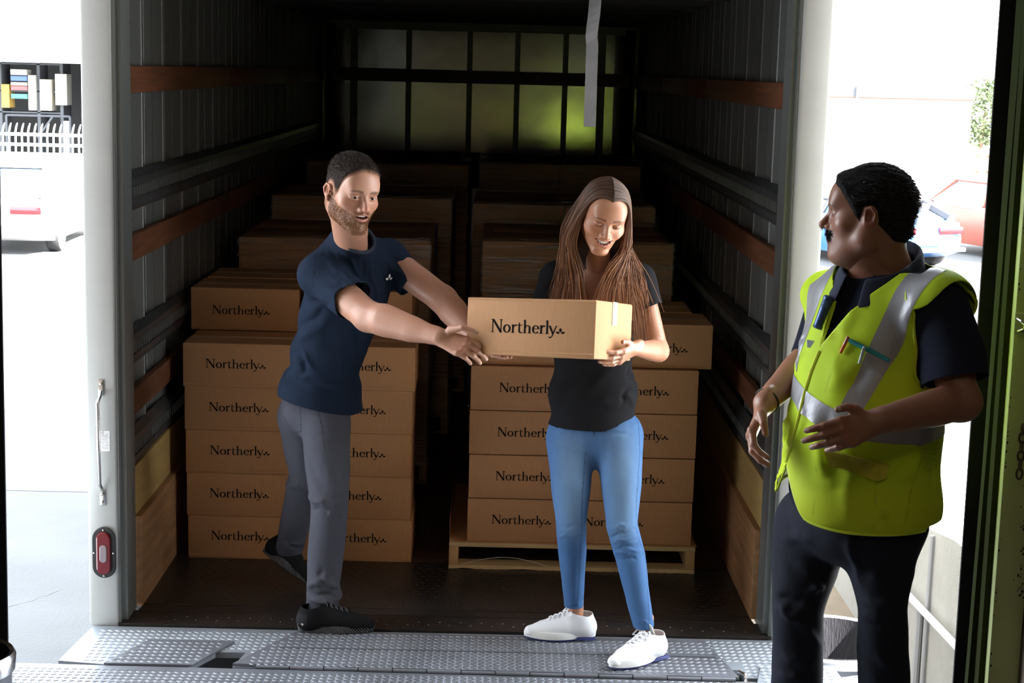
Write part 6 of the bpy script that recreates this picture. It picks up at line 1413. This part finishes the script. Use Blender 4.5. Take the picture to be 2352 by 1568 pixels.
    s1 = side(vz, e1); s2 = side(vz, e2); sg = np.sign(s1(np.array([e2]))[0]); sg2 = np.sign(s2(np.array([e1]))[0])
    hem0 = S(1808, 1062); hA = S(1752, 1112); hC = S(1870, 1180)
    sl1 = side(hem0, S(1776, 1140)); sl2 = side(hem0, S(1828, 1150)); k1 = np.sign(sl1(np.array([hC]))[0]); k2 = np.sign(sl2(np.array([hA]))[0])
    armc = lsh + (lel - lsh) * .30; ra_c = rsh + (rel - rsh) * .3
    zt = lambda px, py: A(px, py, -2.18)[2]
    def vcut(p):
        fr_ = (p - pel) @ F; lt = (p - pel) @ -Rt                       # lt>0 towards the arm near us
        f1 = np.where(fr_ > -.02, np.minimum(s1(p) * sg, s2(p) * sg2), -.05); f1 = np.where(p[:, 2] > vz[2] - .02, f1, -.05)
        q = p - cpt; f2 = np.where(np.linalg.norm(q, axis=1) < .15, q @ nrm(up * .9 + F * .1) - .010, -.05)
        hd_ = np.linalg.norm((p - nk)[:, :2] - (p - nk)[:, 2:3] * ax[:2], axis=1); f2 = np.maximum(f2, np.where(p[:, 2] > nk[2] - .13, .112 - hd_, -.05))
        # arm openings: an oval around the shoulder joint, seen from the side
        def hole(c, s): 
            w = p - c; a = w @ F; z_ = w[:, 2]; l = (w @ -Rt) * s; zz = (z_ + .065) / .140; aa = (a - .01) / .100; return np.where(l > -.012, (1 - np.sqrt(aa ** 2 + zz ** 2)) * .1, -.05)
        f3 = hole(lsh, 1); f4 = hole(rsh + Rt * .03 + (0, 0, -.03), -1)
        hz = zt(2060, 1222) + .03 * np.clip((.10 - lt) / .2, 0, 3) ** 1.5
        f5 = np.where(fr_ > 0, hz, hz + .01) - p[:, 2]
        f6 = np.where((fr_ > .05) & (p[:, 2] < hem0[2]), np.minimum(sl1(p) * k1, sl2(p) * k2), -.05)
        return np.maximum.reduce([f1, f2, f3, f4, f5, f6])
    Pv, Qv = clip_mesh(P, Q, vcut); Nv = vnormals(Pv, Qv); S = lambda x, y: surf_at(Pv, Nv, x, y)[0]
    FL = flist(S, ((1850, 905, 1835, 1010, .016, .008), (1870, 960, 1900, 1100, .022, .012), (1900, 950, 1920, 1080, .018, -.010), (1830, 1000, 1800, 1050, .014, .008), (1815, 930, 1790, 1040, .012, .009), (1800, 960, 1770, 1060, .010, -.007), (1910, 700, 1900, 780, .02, .006), (1960, 700, 1930, 780, .02, .007), (1990, 830, 1960, 900, .02, -.008), (1925, 820, 1915, 900, .02, .005), (2100, 690, 2070, 800, .018, .008), (2080, 760, 2060, 860, .018, -.008), (1960, 1050, 1940, 1190, .02, .006), (2120, 980, 2090, 1100, .022, .008), (2150, 1000, 2140, 1120, .02, -.008), (2060, 1100, 2075, 1210, .02, -.005), (2000, 1150, 2010, 1210, .02, .004), (1780, 1080, 1765, 1110, .01, .006), (1850, 760, 1830, 850, .014, .007), (1860, 700, 1845, 780, .012, -.005)))
    P1 = folds(Pv, Qv, FL); P1 = wrinkle(P1, Qv, .0032, 9, 9, 6, 4); N1 = vnormals(P1, Qv)
    C = flatcol(P1, (.52, .72, .03)); dirt = np.clip(vnoise(P1 * 22, 12) - .45, 0, 1)[:, None]; zl_ = np.clip((zt(2000, 1040) - P1[:, 2]) / .15, 0, 1)[:, None]; C = C * (1 - zl_ * np.array([0, .12, 0])) * (1 - dirt * zl_ * .7)
    S = lambda x, y: surf_at(P1, N1, x, y)[0]
    for pl, cl in ((((1830, 768), (1812, 870)), .35), (((1985, 830), (2046, 832), (1975, 935)), .3), (((1932, 810), (1905, 870), (1897, 900)), .3), (((1898, 1000), (1876, 1080), (1868, 1180)), .3), (((2118, 1012), (2112, 1065), (2090, 1130), (2078, 1200)), .3), (((2036, 1095), (2014, 1105), (2005, 1215)), .25)):
        for a, b in zip(pl[:-1], pl[1:]):
            w = np.exp(-(seg_dist(P1, S(*a), S(*b))[0] / .0025) ** 2)[:, None]; C = C * (1 - cl * w)
    mesh_w = np.clip(1 - np.linalg.norm((P1 - S(2140, 1035)) / [.05, .09, .055], axis=1), 0, 1) > 0; C[mesh_w & (((P1[:, 2] * 220).astype(int) + (P1[:, 1] * 260 + P1[:, 0] * 120).astype(int)) % 2 == 0)] *= .72
    vest = put_mesh('safety_vest', P1, Qv, M['hivis'], o, C, solid=.002)
    # reflective tape bands on the same cloth
    def band(name, tests, col=(.34, .34, .36), off=.0028, lab=None, m=None):
        Pb, Qb = clip_mesh(P1, Qv, lambda p: np.maximum.reduce([t(p) for t in tests])); 
        if len(Pb) < 4: return
        Nb = vnormals(Pb, Qb); ob = put_mesh(name, Pb + Nb * off, Qb, m or M['tapeR'], vest, flatcol(Pb, col)); ob.matrix_parent_inverse = Matrix.Identity(4); return ob
    front = lambda p: -((p - pel) @ F) + .0
    def between(a, b, c, d):
        f1 = side(S(*a), S(*b)); f2 = side(S(*c), S(*d)); r1 = np.sign(f1(np.array([S(*c)]))[0]); r2 = np.sign(f2(np.array([S(*a)]))[0]); return [lambda p: -f1(p) * r1, lambda p: -f2(p) * r2]
    band('reflective_tape', between((2013, 761), (1944, 906), (2084, 753), (1990, 929)) + [front, lambda p: -(p[:, 2] - S(1960, 955)[2])])
    band('reflective_tape', between((1918, 622), (1815, 830), (1932, 640), (1830, 850)) + [front, lambda p: -(p[:, 2] - S(1805, 870)[2])])
    zmid = S(1835, 905)[2]; zr = S(2150, 985)[2]; w0 = (S(1835, 905) - pel) @ -Rt; w1 = (S(2150, 985) - pel) @ -Rt
    zc = lambda p: zmid + (zr - zmid) * np.clip((((p - pel) @ -Rt) - w0) / (w1 - w0), -.3, 1.1) - .010 * np.sin(np.pi * np.clip((((p - pel) @ -Rt) - w0) / (w1 - w0), 0, 1))
    band('reflective_tape', [lambda p: p[:, 2] - zc(p) - .027, lambda p: zc(p) - .027 - p[:, 2]], off=.0036)
    # edge binding, zip, pocket flap
    bt = MB()
    def line(pts, r, dst, off=.003):
        q = []
        for (a, b), (c, d) in zip(pts[:-1], pts[1:]):
            n_ = max(2, int(math.hypot(a - c, b - d) / 9))
            for k in range(n_): q.append((a + (c - a) * k / n_, b + (d - b) * k / n_))
        q.append(pts[-1]); W = []
        for x, y in q:
            p, n = surf_at(P1, N1, x, y, 7); W.append(p + n * off)
        W = np.array(W)
        for _ in range(3): W[1:-1] = (W[:-2] + 2 * W[1:-1] + W[2:]) / 4
        dst.tube([tuple(p) for p in W], r, 6)
    z_ = MB(); line([(1884, 806), (1866, 850), (1850, 900), (1836, 960), (1822, 1010), (1808, 1060)], .0045, z_, .002); zo = z_.build('zipper', M['zip'], None, smooth=True); zo.parent = vest; zo['label'] = 'bright yellow zip'
    Tv = Qv; fr2 = lambda p: (p - pel) @ F
    for W in (chain_b(Pv, Tv, lambda p: (np.abs(s1(p)) < .003) & (fr2(p) > .0) & (p[:, 2] > vz[2] - .01), lambda p: p[:, 2]), chain_b(Pv, Tv, lambda p: (np.abs(s2(p)) < .003) & (fr2(p) > .0) & (p[:, 2] > vz[2] - .01), lambda p: p[:, 2]),
              chain_b(Pv, Tv, lambda p: (p[:, 2] < vz[2] - .3) & (fr2(p) > .0) & ((p - hem0) @ -Rt > .004), lambda p: (p - hem0) @ -Rt), chain_b(Pv, Tv, lambda p: (p[:, 2] < vz[2] - .25) & (fr2(p) > .0) & ((p - hem0) @ -Rt < -.004), lambda p: (p - hem0) @ -Rt)):
        if W is not None: b_ = MB(); b_.tube([tuple(p) for p in W], .0042, 6); b_.build('edge_binding', M['bind'], None, smooth=True).parent = vest
    b_ = MB(); W = edge_ring(Pv, Tv, lsh + (0, 0, -.06), -Rt, F, .19, 48); b_.tube([tuple(p) for p in W], .0045, 6, closed=True); bo = b_.build('edge_binding', M['bind'], None, smooth=True); bo.parent = vest
    fl = MB(); cs = [(1890, 1030), (1895, 1048), (1903, 1066), (1950, 1078), (2012, 1102), (2030, 1096), (2040, 1064), (1990, 1052), (1940, 1040)]
    W = [];
    for x, y in cs: p, n = surf_at(P1, N1, x, y, 7); W.append(p + n * .014)
    W = np.array(W); nf_ = N1[np.argmin(np.linalg.norm(P1 - W.mean(0), axis=1))]; c0 = W.mean(0) + nf_ * .004; n_ = len(W)
    fl.add([tuple(p) for p in W] + [tuple(c0)] + [tuple(p - nf_ * .018) for p in W], [(i, (i + 1) % n_, n_) for i in range(n_)] + [(i, n_ + 1 + i, n_ + 1 + (i + 1) % n_, (i + 1) % n_) for i in range(n_)]); fo = fl.build('pocket_flap', M['bind2'], None, smooth=True, angle=60); fo.parent = vest
    for ob in (zo, bo, fo): ob.matrix_parent_inverse = Matrix.Identity(4)
    # jeans
    lh = A(2022, 1215, -2.06); rh = A(1865, 1200, -1.90); lk = A(2028, 1400, -2.10); rk = A(1832, 1400, -1.98); lf = A(2036, 1800, -1.98); rf = A(1828, 1790, -1.86); lf[2] = rf[2] = .16
    v = Vol(np.minimum(rf, lf) - [.14, .35, .04], A(2180, 1130, -2) + [.1, .35, .0], .0062)
    v.ell(pel + (0, 0, .0), (.185, .165, .13), .04, R=R)
    v.chain([lh, (lh + lk) / 2, lk, lk * .55 + lf * .45, lf], [.108, .086, .064, .069, .072], .03); v.chain([rh, (rh + rk) / 2, rk, rk * .55 + rf * .45, rf], [.100, .088, .069, .071, .072], .03)
    P2, Q2 = v.mesh(); P2 = relax(P2, Q2, 2); P2, Q2 = clip_mesh(P2, Q2, lambda p: np.maximum(.165 - p[:, 2], p[:, 2] - A(1970, 1130, -2)[2])); N2 = vnormals(P2, Q2); S2 = lambda x, y: surf_at(P2, N2, x, y)[0]
    P2 = folds(P2, Q2, flist(S2, ((1785, 1390, 1840, 1430, .012, .014), (1780, 1370, 1850, 1385, .012, -.010), (1860, 1360, 1885, 1345, .010, .018), (1840, 1430, 1880, 1480, .012, .008), (1790, 1280, 1850, 1320, .02, -.008), (1800, 1230, 1860, 1240, .016, .007), (1800, 1500, 1860, 1530, .016, .010), (1990, 1380, 2060, 1395, .014, .010), (1990, 1430, 2050, 1440, .012, -.008), (1985, 1300, 2040, 1340, .02, .006), (2010, 1500, 2060, 1540, .016, .010), (1795, 1550, 1850, 1560, .012, .010), (1950, 1240, 1975, 1330, .014, .010))))
    P2 = wrinkle(P2, Q2, .004, 10, 10, 8, 6); put_mesh('jeans', P2, Q2, M['denim'], o, flatcol(P2, (.016, .018, .028)) * (1 + .15 * vnoise(P2 * 14, 3))[:, None], solid=-.004)
    for f_ in (lf, rf):
        a = f_.copy(); a[2] = .10 - .015 + .02; a = a - F * .05; shoe(o, a, a + F * .28, (0, 0, 1), 0, ((.02, .02, .02), M['sole_dark'], M['sole_dark'], (.02, .02, .02), M['lace_dark']), kind='plain', name='boot')
    # things he carries
    r0, n0 = surf_at(P1, N1, 1868, 770); 
    (a, na), (b, nb_) = surf_at(PP, PN, 1922, 690), surf_at(PP, PN, 1896, 752); a = a + F * .024 + na * .006; b = b + F * .028; a[2] += .012; b[2] += .006; d = nrm(b - a); torch_end = b
    rd = empty('flashlight', tuple((a + b) / 2), 'ribbed dark blue torch clipped in the open neck of the vest', 'flashlight')
    t = MB(); t.tube([tuple(a + d * x) for x in (0, .004, .012, .014, .018, .020, .024, .026, .030, .032, .036, .05, .08, .083, .088)], [.010, .0145, .0145, .0135, .0145, .0135, .0145, .0135, .0145, .0135, .0140, .0138, .0142, .0155, .013], 18); q = t.build('torch_barrel', M['torch'], rd, smooth=True, angle=30); q.matrix_parent_inverse = Matrix.Translation(rd.location).inverted()
    t = MB(); t.tube([tuple(a + d * .02 + np.array((.014, -.004, .0))), tuple(a + d * .03 + np.array((.022, -.002, 0))), tuple(a + d * .085 + np.array((.018, -.002, 0)))], .0035, 6); q = t.build('pocket_clip', M['rubber'], rd, smooth=True); q.matrix_parent_inverse = Matrix.Translation(rd.location).inverted()
    t = MB(); c = b + d * .045 + F * .004 - up * .004; x_ = nrm(np.array((.8, -.5, -.08))); z_ = np.array((-.1, 0, 1)); t.add([tuple(c + x_ * i * .0135 + z_ * j * .010) for i, j in ((-1, -1), (1, -1), (1, 1), (-1, 1))] + [tuple(c + x_ * i * .0135 + z_ * j * .010 + np.array((0, .003, 0))) for i, j in ((-1, -1), (1, -1), (1, 1), (-1, 1))], [(0, 1, 2, 3), (7, 6, 5, 4), (0, 4, 5, 1), (1, 5, 6, 2), (2, 6, 7, 3), (3, 7, 4, 0)])
    tag(t.build('name_badge', M['badge'], bevel=.001), 'pale blue plastic badge hanging under the torch at the vest zip', 'badge')
    def pen(p0, p1, r, m, name, lab, cat, cap=None):
        (a, na), (b, nb_) = surf_at(P1, N1, *p0), surf_at(P1, N1, *p1); a = a + na * .010; b = b + nb_ * .008; d = b - a
        e = empty(name, tuple((a + b) / 2), lab, cat); t = MB(); t.tube([tuple(a), tuple(a + d * .04), tuple(a + d * .6), tuple(b)], [r * .6, r, r, r * .8], 12); q = t.build('barrel', m, e, smooth=True); q.matrix_parent_inverse = Matrix.Translation(e.location).inverted()
        t = MB(); t.tube([tuple(a + na * r + d * .06), tuple(a + na * (r + .002) + d * .1), tuple(a + na * (r + .001) + d * .5)], r * .3, 6); q = t.build('pen_clip', cap or m, e, smooth=True); q.matrix_parent_inverse = Matrix.Translation(e.location).inverted()
    pen((1952, 774), (1933, 812), .0045, M['orange'], 'pen', 'orange pen standing in the chest pocket of the vest', 'pen', M['badge'])
    pen((1953, 782), (2042, 828), .0062, M['teal'], 'marker_pen', 'teal marker pen lying slantwise across the chest pocket', 'marker')
    pen((1988, 796), (1974, 834), .0042, M['badge'], 'pen', 'clear pen crossing the teal marker on the chest pocket', 'pen', M['chrome'])
    return o
M['tapeR'] = fabmat('reflective_tape', .38, .002, 60, 0); M['tapeR'].node_tree.nodes['Principled BSDF'].inputs['Metallic'].default_value = .25
M['navy2'] = mat('navy_pique', (.018, .025, .055), .85, bump=.0006, bscale=500); M['zip'] = mat('yellow_zip', (.62, .72, .03), .5, bump=.001, bscale=400); M['bind'] = mat('yellow_binding', (.58, .72, .03), .6); M['bind2'] = mat('dirty_yellow_pocket', (.50, .47, .03), .7, var=.2, vscale=40, bump=.003, bscale=60)
M['torch'] = mat('blue_anodised_metal', (.05, .09, .2), .35, .5); M['badge'] = mat('pale_plastic', (.5, .55, .65), .25); M['orange'] = mat('orange_plastic', (.75, .12, .02), .4); M['teal'] = mat('teal_plastic', (.01, .25, .26), .4)
man_vest()
